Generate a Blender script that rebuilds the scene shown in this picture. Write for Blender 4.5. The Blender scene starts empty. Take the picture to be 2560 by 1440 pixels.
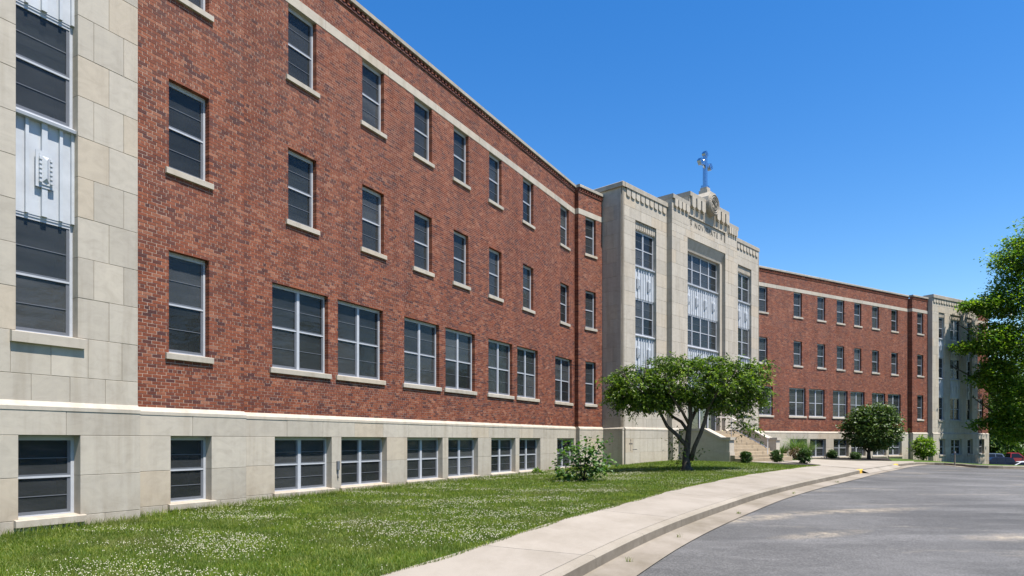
import bpy, bmesh, math, random
import numpy as np
from mathutils import Vector, Matrix

random.seed(7)
rng = np.random.default_rng(7)
scene = bpy.context.scene
COL = scene.collection

# ------------------------------------------------------------------ camera, sky, sun, exposure
F, CX, CY = 1700.0, 1280.0, 1100.0          # focal length and horizon of the photograph in its own pixels
cam_d = bpy.data.cameras.new('camera')
cam_d.sensor_width = 36.0
cam_d.lens = 36.0 * F / 2560.0
cam_d.shift_y = (CY - 720.0) / 2560.0
cam_d.clip_start = 0.1
cam_d.clip_end = 9000.0
cam = bpy.data.objects.new('camera', cam_d)
cam.rotation_euler = (math.radians(90), 0, 0)
COL.objects.link(cam)
scene.camera = cam

SUN_H = Vector((0.755, -0.656, 0.0)).normalized()
SUN_ALT = math.radians(66)
to_sun = Vector((SUN_H.x * math.cos(SUN_ALT), SUN_H.y * math.cos(SUN_ALT), math.sin(SUN_ALT)))
world = bpy.data.worlds.new('World')
scene.world = world
world.use_nodes = True
wn = world.node_tree.nodes
wl = world.node_tree.links
wn.clear()
sky = wn.new('ShaderNodeTexSky')
sky.sky_type = 'NISHITA'
sky.sun_disc = False
sky.sun_elevation = SUN_ALT
sky.sun_rotation = math.atan2(SUN_H.x, SUN_H.y)
sky.altitude = 50
sky.air_density = 1.15
sky.dust_density = 0.25
sky.ozone_density = 3.0
hsv = wn.new('ShaderNodeHueSaturation')
hsv.inputs['Hue'].default_value = 0.507
hsv.inputs['Saturation'].default_value = 1.38
bgn = wn.new('ShaderNodeBackground')
bgn.inputs['Strength'].default_value = 0.096
wo = wn.new('ShaderNodeOutputWorld')
wl.new(sky.outputs[0], hsv.inputs['Color'])
wl.new(hsv.outputs[0], bgn.inputs['Color'])
wl.new(bgn.outputs[0], wo.inputs['Surface'])

sun_d = bpy.data.lights.new('sun', 'SUN')
sun_d.energy = 5.0
sun_d.angle = math.radians(0.5)
sun_d.color = (1.0, 0.945, 0.865)
sun_o = bpy.data.objects.new('sun', sun_d)
sun_o.rotation_euler = to_sun.to_track_quat('Z', 'Y').to_euler()
sun_o.location = (20, -20, 40)
COL.objects.link(sun_o)

scene.view_settings.view_transform = 'Standard'
scene.view_settings.look = 'None'
scene.view_settings.gamma = 1.0
scene.view_settings.use_curve_mapping = False
scene.view_settings.exposure = 1.02

# ------------------------------------------------------------------ materials
def new_mat(name):
    m = bpy.data.materials.new(name)
    m.use_nodes = True
    nt = m.node_tree
    return m, nt, nt.nodes, nt.links, nt.nodes['Principled BSDF']

def N(nt, typ, **kw):
    n = nt.nodes.new(typ)
    for k, v in kw.items():
        setattr(n, k, v)
    return n

def noise(nt, scale, detail=4, vec=None, rough=0.55):
    n = N(nt, 'ShaderNodeTexNoise')
    n.inputs['Scale'].default_value = scale
    n.inputs['Detail'].default_value = detail
    n.inputs['Roughness'].default_value = rough
    if vec is not None:
        nt.links.new(vec, n.inputs['Vector'])
    return n.outputs['Fac']

def ramp(nt, fac, stops):
    r = N(nt, 'ShaderNodeValToRGB')
    e = r.color_ramp.elements
    e[0].position, e[0].color = stops[0][0], (*stops[0][1], 1)
    e[1].position, e[1].color = stops[-1][0], (*stops[-1][1], 1)
    for p, c in stops[1:-1]:
        x = e.new(p)
        x.color = (*c, 1)
    nt.links.new(fac, r.inputs['Fac'])
    return r.outputs['Color']

def mixc(nt, fac, a, b, mode='MIX'):
    m = N(nt, 'ShaderNodeMix', data_type='RGBA', blend_type=mode)
    for s, v in ((m.inputs[0], fac), (m.inputs[6], a), (m.inputs[7], b)):
        if isinstance(v, bpy.types.NodeSocket):
            nt.links.new(v, s)
        else:
            s.default_value = (*v, 1) if isinstance(v, tuple) else v
    return m.outputs[2]

def math_n(nt, op, a, b=0.0, c=0.0):
    m = N(nt, 'ShaderNodeMath', operation=op)
    for s, v in zip(m.inputs, (a, b, c)):
        if isinstance(v, bpy.types.NodeSocket):
            nt.links.new(v, s)
        else:
            s.default_value = v
    return m.outputs[0]

def maprange(nt, v, a, b, c, d):
    m = N(nt, 'ShaderNodeMapRange')
    nt.links.new(v, m.inputs[0])
    for i, x in enumerate((a, b, c, d)):
        m.inputs[i + 1].default_value = x
    return m.outputs[0]

def pos(nt):
    return N(nt, 'ShaderNodeNewGeometry').outputs['Position']

def rand(nt):
    """one random number per piece: islands of a joined mesh, and objects built singly"""
    a = N(nt, 'ShaderNodeNewGeometry').outputs['Random Per Island']
    b = N(nt, 'ShaderNodeObjectInfo').outputs['Random']
    return math_n(nt, 'FRACT', math_n(nt, 'ADD', a, b))

def scaled(nt, vec, s):
    m = N(nt, 'ShaderNodeMapping')
    m.inputs['Scale'].default_value = s
    nt.links.new(vec, m.inputs['Vector'])
    return m.outputs[0]

def bump(nt, h, strength, dist, bsdf):
    b = N(nt, 'ShaderNodeBump')
    b.inputs['Strength'].default_value = strength
    b.inputs['Distance'].default_value = dist
    nt.links.new(h, b.inputs['Height'])
    nt.links.new(b.outputs[0], bsdf.inputs['Normal'])

def mat_brick():
    m, nt, nd, lk, b = new_mat('brick')
    r = rand(nt)
    p = pos(nt)
    c = ramp(nt, r, [(0.0, (.070, .026, .024)), (0.10, (.105, .034, .024)), (0.3, (.155, .043, .022)), (0.6, (.195, .054, .026)),
                     (0.88, (.235, .074, .036)), (1.0, (.29, .12, .070))])
    big = noise(nt, 0.9, 4, p, .65)
    c = mixc(nt, maprange(nt, big, .42, .70, 0, .26), c, (.120, .048, .040))
    g = noise(nt, 60, 4, p)
    c = mixc(nt, .55, c, mixc(nt, g, (.6, .6, .6), (1.25, 1.25, 1.25)), 'MULTIPLY')
    z = N(nt, 'ShaderNodeSeparateXYZ')
    lk.new(p, z.inputs[0])
    upper_tint = math_n(nt, 'MULTIPLY', maprange(nt, z.outputs[2], 1, 9, .0, .10), maprange(nt, noise(nt, 1.7, 5, p), .35, .7, .3, 1.3))  # paler tint that grows with height, in patches
    c = mixc(nt, upper_tint, c, (.30, .20, .155))
    drip = noise(nt, 1.0, 5, scaled(nt, p, (2.6, 2.6, .16)), .6)
    c = mixc(nt, 1.0, c, ramp(nt, drip, [(.3, (.76, .75, .76)), (.55, (1, 1, 1)), (.75, (1.12, 1.10, 1.08))]), 'MULTIPLY')
    lk.new(c, b.inputs['Base Color'])
    b.inputs['Roughness'].default_value = .85
    b.inputs['Specular IOR Level'].default_value = .25
    bump(nt, g, .35, .004, b)
    return m

def mat_mortar():
    m, nt, nd, lk, b = new_mat('mortar')
    p = pos(nt)
    c = ramp(nt, noise(nt, 9, 5, p), [(.3, (.35, .262, .20)), (.7, (.49, .38, .30))])
    lk.new(c, b.inputs['Base Color'])
    b.inputs['Roughness'].default_value = .95
    return m

def mat_stone(name, base, var=.13, soot=0.0):
    m, nt, nd, lk, b = new_mat(name)
    r = rand(nt)
    p = pos(nt)
    lo = tuple(x * (1 - var) for x in base)
    hi = tuple(x * (1 + var) for x in base)
    warm = (hi[0] * .97, hi[1] * .92, hi[2] * .86)
    c = ramp(nt, r, [(0, lo), (.35, base), (.7, hi), (1, warm)])
    veins = N(nt, 'ShaderNodeTexNoise')
    veins.inputs['Scale'].default_value = 2.4
    veins.inputs['Detail'].default_value = 7
    veins.inputs['Roughness'].default_value = .62
    veins.inputs['Distortion'].default_value = 1.6
    lk.new(scaled(nt, p, (1, 1, 1.7)), veins.inputs['Vector'])
    c = mixc(nt, 1.0, c, ramp(nt, veins.outputs['Fac'], [(.25, (.86, .855, .845)), (.5, (.985, .985, .985)), (.78, (1.08, 1.075, 1.06))]), 'MULTIPLY')
    st = noise(nt, 1.0, 5, scaled(nt, p, (3.2, 3.2, .28)), .6)
    c = mixc(nt, 1.0, c, ramp(nt, st, [(.28, (.84, .82, .79)), (.5, (1, 1, 1)), (.7, (1.05, 1.05, 1.04))]), 'MULTIPLY')
    if soot:
        s2 = noise(nt, 2.2, 6, scaled(nt, p, (1.5, 1.5, .5)), .7)
        c = mixc(nt, maprange(nt, s2, .4, .75, 0, soot), c, (.19, .18, .16))
    sz = N(nt, 'ShaderNodeSeparateXYZ')
    lk.new(p, sz.inputs[0])
    foot = math_n(nt, 'MULTIPLY', maprange(nt, sz.outputs[2], -1.75, -.85, .75, 0), maprange(nt, noise(nt, 2.6, 6, scaled(nt, p, (1.3, 1.3, .6)), .7), .36, .66, 0, 1))
    c = mixc(nt, foot, c, (.20, .15, .095))
    fine = noise(nt, 90, 3, p)
    c = mixc(nt, .5, c, mixc(nt, fine, (.85, .85, .85), (1.12, 1.12, 1.12)), 'MULTIPLY')
    lk.new(c, b.inputs['Base Color'])
    b.inputs['Roughness'].default_value = .88
    b.inputs['Specular IOR Level'].default_value = .22
    bump(nt, fine, .2, .004, b)
    return m

def mat_plain(name, col, rough=.5, metal=0.0, spec=.5, var=.08, nscale=6.0):
    m, nt, nd, lk, b = new_mat(name)
    c = ramp(nt, noise(nt, nscale, 4, pos(nt)), [(.25, tuple(x * (1 - var) for x in col)), (.75, tuple(min(1, x * (1 + var)) for x in col))])
    lk.new(c, b.inputs['Base Color'])
    b.inputs['Roughness'].default_value = rough
    b.inputs['Metallic'].default_value = metal
    b.inputs['Specular IOR Level'].default_value = spec
    return m

def mat_glass():
    m, nt, nd, lk, b = new_mat('screened_glass')
    r = N(nt, 'ShaderNodeObjectInfo').outputs['Random']
    p = pos(nt)
    n1 = noise(nt, 1.6, 4, scaled(nt, p, (.6, .6, 3.0)), .6)
    c = ramp(nt, math_n(nt, 'ADD', math_n(nt, 'MULTIPLY', r, .6), math_n(nt, 'MULTIPLY', n1, .5)),
             [(.12, (.016, .019, .020)), (.45, (.038, .043, .046)), (.75, (.068, .073, .076)), (.97, (.115, .119, .120))])
    lk.new(c, b.inputs['Base Color'])
    b.inputs['Roughness'].default_value = .07
    b.inputs['Specular IOR Level'].default_value = .32
    bump(nt, noise(nt, 1.7, 3, scaled(nt, p, (1, 1, 2.2))), .22, .05, b)
    t = N(nt, 'ShaderNodeBsdfTransparent')
    t.inputs['Color'].default_value = (.72, .76, .78, 1)
    mx = N(nt, 'ShaderNodeMixShader')
    mx.inputs[0].default_value = .45
    lk.new(b.outputs[0], mx.inputs[1])
    lk.new(t.outputs[0], mx.inputs[2])
    lk.new(mx.outputs[0], nd['Material Output'].inputs['Surface'])
    return m

def mat_leaf(name, dark, mid, light, trans=.35, rough=.42, patch=None):
    m, nt, nd, lk, b = new_mat(name)
    r = N(nt, 'ShaderNodeNewGeometry').outputs['Random Per Island']
    ro = N(nt, 'ShaderNodeObjectInfo').outputs['Random']
    c = ramp(nt, math_n(nt, 'FRACT', math_n(nt, 'ADD', r, ro)), [(0, dark), (.5, mid), (1, light)])
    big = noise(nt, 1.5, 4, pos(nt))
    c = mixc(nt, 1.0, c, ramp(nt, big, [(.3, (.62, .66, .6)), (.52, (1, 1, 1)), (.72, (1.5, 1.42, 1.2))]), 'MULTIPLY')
    if patch:
        pn = noise(nt, .55, 5, pos(nt), .65)
        c = mixc(nt, maprange(nt, pn, .52, .70, 0, .75), c, patch)
        c = mixc(nt, maprange(nt, noise(nt, 7, 3, pos(nt), .7), .55, .75, 0, .5), c, (.045, .085, .012))
    lk.new(c, b.inputs['Base Color'])
    b.inputs['Roughness'].default_value = rough
    b.inputs['Specular IOR Level'].default_value = .4
    t = N(nt, 'ShaderNodeBsdfTranslucent')
    lk.new(mixc(nt, 1.0, c, (1.5, 1.7, .6), 'MULTIPLY'), t.inputs['Color'])
    mx = N(nt, 'ShaderNodeMixShader')
    mx.inputs[0].default_value = trans
    lk.new(b.outputs[0], mx.inputs[1])
    lk.new(t.outputs[0], mx.inputs[2])
    lk.new(mx.outputs[0], nd['Material Output'].inputs['Surface'])
    return m

def mat_bark():
    m, nt, nd, lk, b = new_mat('bark')
    n = noise(nt, 14, 6, scaled(nt, pos(nt), (1, 1, .25)))
    lk.new(ramp(nt, n, [(.3, (.022, .017, .013)), (.7, (.095, .075, .058))]), b.inputs['Base Color'])
    b.inputs['Roughness'].default_value = .9
    bump(nt, n, .6, .03, b)
    return m

def mat_ground():
    m, nt, nd, lk, b = new_mat('lawn_soil')
    p = pos(nt)
    c = ramp(nt, noise(nt, 1.1, 6, p, .65), [(.25, (.045, .085, .018)), (.5, (.075, .125, .026)), (.7, (.11, .15, .045)), (.85, (.15, .14, .075))])
    c = mixc(nt, .8, c, ramp(nt, noise(nt, 30, 4, p, .7), [(.3, (.45, .45, .45)), (.7, (1.35, 1.35, 1.35))]), 'MULTIPLY')
    lk.new(c, b.inputs['Base Color'])
    b.inputs['Roughness'].default_value = .95
    b.inputs['Specular IOR Level'].default_value = .1
    bump(nt, noise(nt, 22, 4, p), .9, .06, b)
    return m

SAND = [(5.2, 14.6, .55, 2.6, .5), (8.2, 16.2, .35, 2.8, .45), (9.3, 12.2, .15, 1.7, .55), (5.6, 12.3, .5, 1.5, .35), (12.4, 13.0, .1, 2.0, .35)]

def mat_asphalt():
    m, nt, nd, lk, b = new_mat('asphalt')
    p = pos(nt)
    big = noise(nt, .22, 5, p, .6)
    c = ramp(nt, big, [(.3, (.056, .055, .053)), (.52, (.084, .082, .079)), (.75, (.118, .115, .111))])
    # pale wheel tracks and cracks that follow the bend
    w = N(nt, 'ShaderNodeTexNoise')
    w.inputs['Scale'].default_value = .55
    w.inputs['Detail'].default_value = 5
    w.inputs['Distortion'].default_value = .8
    lk.new(scaled(nt, p, (.35, 1.6, 1)), w.inputs['Vector'])
    c = mixc(nt, maprange(nt, w.outputs['Fac'], .50, .75, 0, .40), c, (.205, .20, .195))
    # drifts of sand
    s = N(nt, 'ShaderNodeTexNoise')
    s.inputs['Scale'].default_value = .33
    s.inputs['Detail'].default_value = 6
    s.inputs['Roughness'].default_value = .72
    lk.new(scaled(nt, p, (.45, 1.5, 1)), s.inputs['Vector'])
    sf = math_n(nt, 'MULTIPLY', maprange(nt, s.outputs['Fac'], .585, .70, 0, .75), maprange(nt, noise(nt, 120, 2, p), .42, .62, 0, 1))
    c = mixc(nt, sf, c, (.40, .34, .25))
    for (sx_, sy_, ang, la, lb) in SAND:
        mp_ = N(nt, 'ShaderNodeMapping', vector_type='TEXTURE')
        mp_.inputs['Location'].default_value = (sx_, sy_, 0)
        mp_.inputs['Rotation'].default_value = (0, 0, ang)
        mp_.inputs['Scale'].default_value = (la, lb, 1000)
        lk.new(p, mp_.inputs['Vector'])
        ln = N(nt, 'ShaderNodeVectorMath', operation='LENGTH')
        lk.new(mp_.outputs[0], ln.inputs[0])
        mk_ = math_n(nt, 'MULTIPLY', maprange(nt, ln.outputs['Value'], .2, 1.0, 1, 0), maprange(nt, noise(nt, 2.6, 7, p, .78), .40, .62, 0, 1))
        c = mixc(nt, math_n(nt, 'MULTIPLY', mk_, .75), c, (.34, .285, .205))
    fine = noise(nt, 34, 4, p, .85)
    c = mixc(nt, 1.0, c, ramp(nt, fine, [(.30, (.42, .42, .42)), (.5, (1, 1, 1)), (.70, (1.8, 1.8, 1.8))]), 'MULTIPLY')
    mid_ = noise(nt, 5, 6, p, .75)
    c = mixc(nt, 1.0, c, ramp(nt, mid_, [(.3, (.85, .85, .85)), (.7, (1.14, 1.14, 1.14))]), 'MULTIPLY')
    lk.new(c, b.inputs['Base Color'])
    b.inputs['Roughness'].default_value = .82
    b.inputs['Specular IOR Level'].default_value = .3
    bump(nt, fine, .5, .012, b)
    return m

def mat_concrete(name, base, dirt=.5, face=0.0):
    m, nt, nd, lk, b = new_mat(name)
    p = pos(nt)
    r = rand(nt)
    c = mixc(nt, r, tuple(x * .93 for x in base), tuple(x * 1.05 for x in base))
    n = noise(nt, .9, 7, scaled(nt, p, (1, .5, 1)), .66)
    c = mixc(nt, 1.0, c, ramp(nt, n, [(.3, (1 - .42 * dirt, 1 - .44 * dirt, 1 - .5 * dirt)), (.6, (1, 1, 1)), (.8, (1.06, 1.06, 1.06))]), 'MULTIPLY')
    fine = noise(nt, 70, 3, p, .7)
    c = mixc(nt, .8, c, mixc(nt, fine, (.74, .74, .74), (1.22, 1.22, 1.22)), 'MULTIPLY')
    if face:                                    # road grime on the upright side of a kerb
        sx = N(nt, 'ShaderNodeSeparateXYZ')
        lk.new(N(nt, 'ShaderNodeNewGeometry').outputs['True Normal'], sx.inputs[0])
        up = maprange(nt, sx.outputs[2], .3, .8, face, 0.0)
        c = mixc(nt, math_n(nt, 'MULTIPLY', up, maprange(nt, noise(nt, 3.0, 5, p, .7), .3, .7, .55, 1.15)), c, (.085, .070, .052))
    lk.new(c, b.inputs['Base Color'])
    b.inputs['Roughness'].default_value = .9
    b.inputs['Specular IOR Level'].default_value = .2
    bump(nt, fine, .25, .005, b)
    return m

def mat_mulch():
    m, nt, nd, lk, b = new_mat('mulch')
    p = pos(nt)
    n = noise(nt, 26, 5, p, .8)
    lk.new(ramp(nt, n, [(.3, (.008, .007, .006)), (.7, (.045, .035, .028))]), b.inputs['Base Color'])
    b.inputs['Roughness'].default_value = .95
    bump(nt, n, 1.0, .08, b)
    return m

M = dict(
    brick=mat_brick(), mortar=mat_mortar(),
    stone=mat_stone('limestone', (.375, .338, .284), .08), coping=mat_stone('weathered_limestone', (.32, .29, .245), .08, .45),
    dark_stone=mat_stone('shade_toned_limestone', (.15, .14, .12), .06),  # darkened so raised letters look cut in and shaded; serves relief too
    joint=mat_plain('stone_joint', (.24, .21, .165), .95, 0, .1), stepstone=mat_stone('step_stone', (.31, .25, .175), .1),
    alu=mat_plain('aluminium_frame', (.385, .40, .43), .45, .0, .5), spandrel=mat_plain('white_metal_panel', (.41, .43, .455), .5, 0, .3, .12, 3),
    sash=mat_plain('grey_sash', (.11, .118, .135), .5), glass=mat_glass(),
    metal=mat_plain('polished_steel', (.42, .47, .55), .22, 1.0), rail=mat_plain('pale_rail_paint', (.66, .62, .57), .5),
    blind=mat_plain('window_blind', (.55, .54, .50), .8, 0, .2), dark=mat_plain('room_shade', (.018, .018, .020), .9, 0, .1), bronze=mat_plain('dark_bronze', (.035, .036, .045), .4), room=mat_plain('roof_felt', (.12, .12, .12), .9),
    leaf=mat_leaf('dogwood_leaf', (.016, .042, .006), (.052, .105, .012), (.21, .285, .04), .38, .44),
    leaf2=mat_leaf('redbud_leaf', (.020, .055, .014), (.048, .108, .026), (.11, .19, .04), .35, .42),
    leaf3=mat_leaf('holly_leaf', (.016, .040, .010), (.048, .092, .020), (.13, .18, .045), .2, .45),
    leaf4=mat_leaf('maple_leaf', (.028, .072, .008), (.085, .165, .016), (.24, .31, .04), .48, .38),
    box=mat_leaf('boxwood_leaf', (.022, .055, .014), (.048, .098, .024), (.10, .16, .04), .2),
    wood=mat_leaf('forest_leaf', (.020, .050, .010), (.048, .098, .018), (.12, .17, .03), .3),
    wine=mat_leaf('wine_leaf', (.055, .030, .020), (.10, .055, .030), (.13, .10, .04), .2),
    reed=mat_leaf('reed_leaf', (.06, .12, .03), (.10, .17, .05), (.17, .22, .09), .3),
    blade=mat_leaf('grass_blade', (.050, .098, .006), (.105, .158, .012), (.23, .24, .055), .36, .5, (.150, .150, .050)),
    clover=mat_plain('clover_flower', (.40, .38, .27), .8, 0, .2, .25, 40), bark=mat_bark(),
    ground=mat_ground(), asphalt=mat_asphalt(), walk=mat_concrete('pavement_concrete', (.287, .256, .216), .55), kerb=mat_concrete('kerb_concrete', (.28, .249, .205), .6, .62),
    gutter=mat_concrete('gutter_concrete', (.265, .232, .190), .95), yellow=mat_concrete('yellow_kerb_paint', (.60, .36, .05), .5), mulch=mat_mulch(),
    tyre=mat_plain('rubber', (.02, .02, .02), .8), chrome=mat_plain('chrome', (.6, .6, .6), .2, 1.0), lampred=mat_plain('tail_lamp_red', (.35, .02, .015), .2),
    lampw=mat_plain('head_lamp_clear', (.7, .7, .7), .15), carglass=mat_plain('car_glass', (.012, .014, .017), .08, 0, .3),
    navy=mat_plain('navy_car_paint', (.009, .011, .026), .3, 0, .3), silver=mat_plain('silver_car_paint', (.62, .63, .65), .25),
    red=mat_plain('red_car_paint', (.26, .022, .025), .22), bluegrey=mat_plain('blue_grey_car_paint', (.10, .125, .17), .22),
)

# ------------------------------------------------------------------ mesh and object helpers
class MB:
    def __init__(self):
        self.v, self.f = [], []
    def face(self, pts):
        b = len(self.v)
        self.v += [tuple(p) for p in pts]
        self.f.append(tuple(range(b, b + len(pts))))
    def box(self, x0, x1, y0, y1, z0, z1, ch=0.0):
        """box in wall space (x along, y into the wall, z up); CH chamfers the edges of the outer (y0) face"""
        b = len(self.v)
        self.v += [(x0 + ch, y0, z0 + ch), (x1 - ch, y0, z0 + ch), (x1 - ch, y0, z1 - ch), (x0 + ch, y0, z1 - ch)]
        self.f.append((b, b + 1, b + 2, b + 3))
        o = b
        if ch > 0:
            q = len(self.v)
            self.v += [(x0, y0 + ch, z0), (x1, y0 + ch, z0), (x1, y0 + ch, z1), (x0, y0 + ch, z1)]
            for i in range(4):
                j = (i + 1) % 4
                self.f.append((b + i, q + i, q + j, b + j))
            o = q
        q = len(self.v)
        self.v += [(x0, y1, z0), (x1, y1, z0), (x1, y1, z1), (x0, y1, z1)]
        for i in range(4):
            j = (i + 1) % 4
            self.f.append((o + i, q + i, q + j, o + j))
        self.f.append((q + 3, q + 2, q + 1, q))
        return self
    def prism(self, prof, x0, x1):
        """profile of (y, z) pairs drawn out along x"""
        n = len(prof)
        b = len(self.v)
        self.v += [(x0, p[0], p[1]) for p in prof] + [(x1, p[0], p[1]) for p in prof]
        for i in range(n):
            j = (i + 1) % n
            self.f.append((b + i, b + j, b + n + j, b + n + i))
        self.f.append(tuple(range(b + n - 1, b - 1, -1)))
        self.f.append(tuple(range(b + n, b + 2 * n)))
        return self
    def slab(self, poly, y0, y1):
        """outline of (x, z) pairs with thickness from y0 to y1"""
        n = len(poly)
        b = len(self.v)
        self.v += [(p[0], y0, p[1]) for p in poly] + [(p[0], y1, p[1]) for p in poly]
        self.f.append(tuple(range(b, b + n)))
        self.f.append(tuple(range(b + 2 * n - 1, b + n - 1, -1)))
        for i in range(n):
            j = (i + 1) % n
            self.f.append((b + i, b + n + i, b + n + j, b + j))
        return self
    def tube(self, pts, rad, n=8, cap=True):
        pts = [Vector(p) for p in pts]
        rad = rad if isinstance(rad, (list, tuple)) else [rad] * len(pts)
        b = len(self.v)
        up = Vector((.31, .17, .93)).normalized()
        for i, p in enumerate(pts):
            d = (pts[min(i + 1, len(pts) - 1)] - pts[max(i - 1, 0)]).normalized()
            u = d.cross(up)
            if u.length < 1e-3:
                u = d.cross(Vector((1, 0, 0)))
            u.normalize()
            w = d.cross(u)
            for k in range(n):
                a = 2 * math.pi * k / n
                self.v.append(tuple(p + (u * math.cos(a) + w * math.sin(a)) * rad[i]))
        for i in range(len(pts) - 1):
            for k in range(n):
                k2 = (k + 1) % n
                self.f.append((b + i * n + k, b + i * n + k2, b + (i + 1) * n + k2, b + (i + 1) * n + k))
        if cap:
            self.f.append(tuple(b + k for k in range(n - 1, -1, -1)))
            self.f.append(tuple(b + (len(pts) - 1) * n + k for k in range(n)))
        return self
    def mesh(self, name, mat):
        me = bpy.data.meshes.new(name)
        me.from_pydata(self.v, [], self.f)
        me.materials.append(mat)
        me.validate()
        bm = bmesh.new()
        bm.from_mesh(me)
        bmesh.ops.recalc_face_normals(bm, faces=bm.faces)
        bm.to_mesh(me)
        bm.free()
        return me

def link(name, data, parent=None, loc=(0, 0, 0), rz=0.0, **props):
    o = bpy.data.objects.new(name, data)
    COL.objects.link(o)
    o.location = loc
    o.rotation_euler = (0, 0, rz)
    if parent is not None:
        o.parent = parent
    for k, v in props.items():
        o[k] = v
    return o

def obj(name, mb, mat, parent=None, loc=(0, 0, 0), rz=0.0, smooth=False, **props):
    me = mb.mesh(name, mat)
    if smooth:
        me.polygons.foreach_set('use_smooth', [True] * len(me.polygons))
    return link(name, me, parent, loc, rz, **props)

def np_mesh(name, verts, faces, mat):
    """verts (n,3), faces (m,3|4) as arrays"""
    me = bpy.data.meshes.new(name)
    verts = np.asarray(verts, dtype=np.float32)
    faces = np.asarray(faces, dtype=np.int32)
    k = faces.shape[1]
    me.vertices.add(len(verts))
    me.vertices.foreach_set('co', verts.ravel())
    me.loops.add(faces.size)
    me.loops.foreach_set('vertex_index', faces.ravel())
    me.polygons.add(len(faces))
    me.polygons.foreach_set('loop_start', np.arange(0, faces.size, k, dtype=np.int32))
    me.polygons.foreach_set('loop_total', np.full(len(faces), k, dtype=np.int32))
    me.materials.append(mat)
    me.polygons.foreach_set('use_smooth', np.zeros(len(faces), dtype=bool))
    me.update(calc_edges=True)
    return me

def thing(name, label, cat, loc, rz=0.0, group=None):
    o = link(name, None, None, loc, rz, label=label, category=cat)
    o.empty_display_size = .3
    if group:
        o['group'] = group
    return o

def tag(o, label, cat, group=None):
    o['label'] = label
    o['category'] = cat
    if group:
        o['group'] = group
    return o

# ------------------------------------------------------------------ wall frames (origin, direction) of the building's wings
class Frame:
    def __init__(self, x, y, phi):
        self.x, self.y, self.s, self.c = x, y, math.sin(phi), math.cos(phi)
        self.rz = math.atan2(self.c, self.s)
    def at(self, t, off=0.0, z=0.0):
        return Vector((self.x + self.s * t + self.c * off, self.y + self.c * t - self.s * off, z))
    def coords(self, x, y):
        dx, dy = x - self.x, y - self.y
        return dx * self.s + dy * self.c, dx * self.c - dy * self.s      # t, off
    def t_of_px(self, px, off=0.0):
        p = self.at(0, off)
        u = (px - CX) / F
        return (u * p.y - p.x) / (self.s - u * self.c)

LW = Frame(-6.313, 16.018, math.atan((2200 - CX) / F))      # left wing, origin at the fold between bay and long wall
TW = Frame(3.242, 33.200, math.atan((2860 - CX) / F))       # centre block, origin at the corner of its left brick bay
RW = Frame(32.04, 57.45, math.atan((4080 - CX) / F))        # right wing

# ------------------------------------------------------------------ ground height
CP = np.array([
    (0, 3, -1.62), (-6, 5, -1.62), (-12, 4, -1.60), (-8.5, 11, -1.55), (-6.3, 15.8, -1.48), (-2, 24, -1.45), (2.5, 31.8, -1.43), (5.6, 33.3, -1.25),
    (8.4, 35.8, -1.13), (7.3, 28.3, -1.32), (3, 20, -1.45), (12, 34, -1.17), (14.5, 40, -1.16), (17, 44.5, -1.28), (21, 49.6, -1.36), (28, 54.2, -1.46),
    (34.0, 57.6, -1.64), (39, 60.6, -2.02), (46, 64.5, -2.42), (24, 46, -1.42), (30, 49.5, -1.62), (16.5, 37, -1.30), (10, 15, -1.56), (5, 8, -1.58), (20, 28, -1.46), (20, 10, -1.66),
    (30, 40, -1.56), (34, 45, -1.68), (38, 50, -1.98), (42, 55, -2.5), (35, 25, -1.72), (50, 40, -2.3), (52, 62, -3.3), (62, 85, -3.85), (70, 95, -3.45),
    (85, 115, -3.9), (60, 30, -2.6), (40, 5, -2.0), (0, -15, -1.7), (-20, -10, -1.6), (30, -20, -2.0), (-25, 30, -1.5), (-15, 60, -1.6), (20, 80, -2.4), (70, 60, -3.7)], dtype=float)

def _tps_k(d2):
    return np.where(d2 > 1e-9, d2 * np.log(np.maximum(d2, 1e-9)), 0.0)

_n = len(CP)
_d2 = ((CP[:, None, :2] - CP[None, :, :2]) ** 2).sum(-1)
_A = np.zeros((_n + 3, _n + 3))
_A[:_n, :_n] = _tps_k(_d2) + np.eye(_n) * 3.0
_A[:_n, _n] = 1
_A[:_n, _n + 1:] = CP[:, :2]
_A[_n:, :_n] = _A[:_n, _n:].T
_sol = np.linalg.solve(_A, np.concatenate([CP[:, 2], [0, 0, 0]]))

def g(x, y):
    x, y = np.asarray(x, float), np.asarray(y, float)
    xc, yc = np.clip(x, -25, 88), np.clip(y, -18, 116)
    k = _tps_k((xc[..., None] - CP[:, 0]) ** 2 + (yc[..., None] - CP[:, 1]) ** 2)
    z = k @ _sol[:_n] + _sol[_n] + _sol[_n + 1] * xc + _sol[_n + 2] * yc
    return np.clip(z, -4.2, -.9)

def gz(x, y):
    return float(g(np.array([x]), np.array([y]))[0])

def ground_at(px, py, dz=0.0):
    """the place on the ground that the photograph shows at this pixel"""
    y = 20.0
    for _ in range(200):
        x = (px - CX) / F * y
        ny = -(gz(x, y) + dz) * F / (py - CY)
        y += .25 * (min(ny, 120) - y)
    return Vector(((px - CX) / F * y, y, gz((px - CX) / F * y, y) + dz))

# ------------------------------------------------------------------ the building
BR = TW.at(10.3, 0.0, -1.2)
building = thing('school_building', 'long bent brick building with limestone tower block, cross and stone plinth', 'building', BR)

def place(fr, t=0.0, off=0.0, z=0.0):
    return fr.at(t, off, z) - BR

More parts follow.
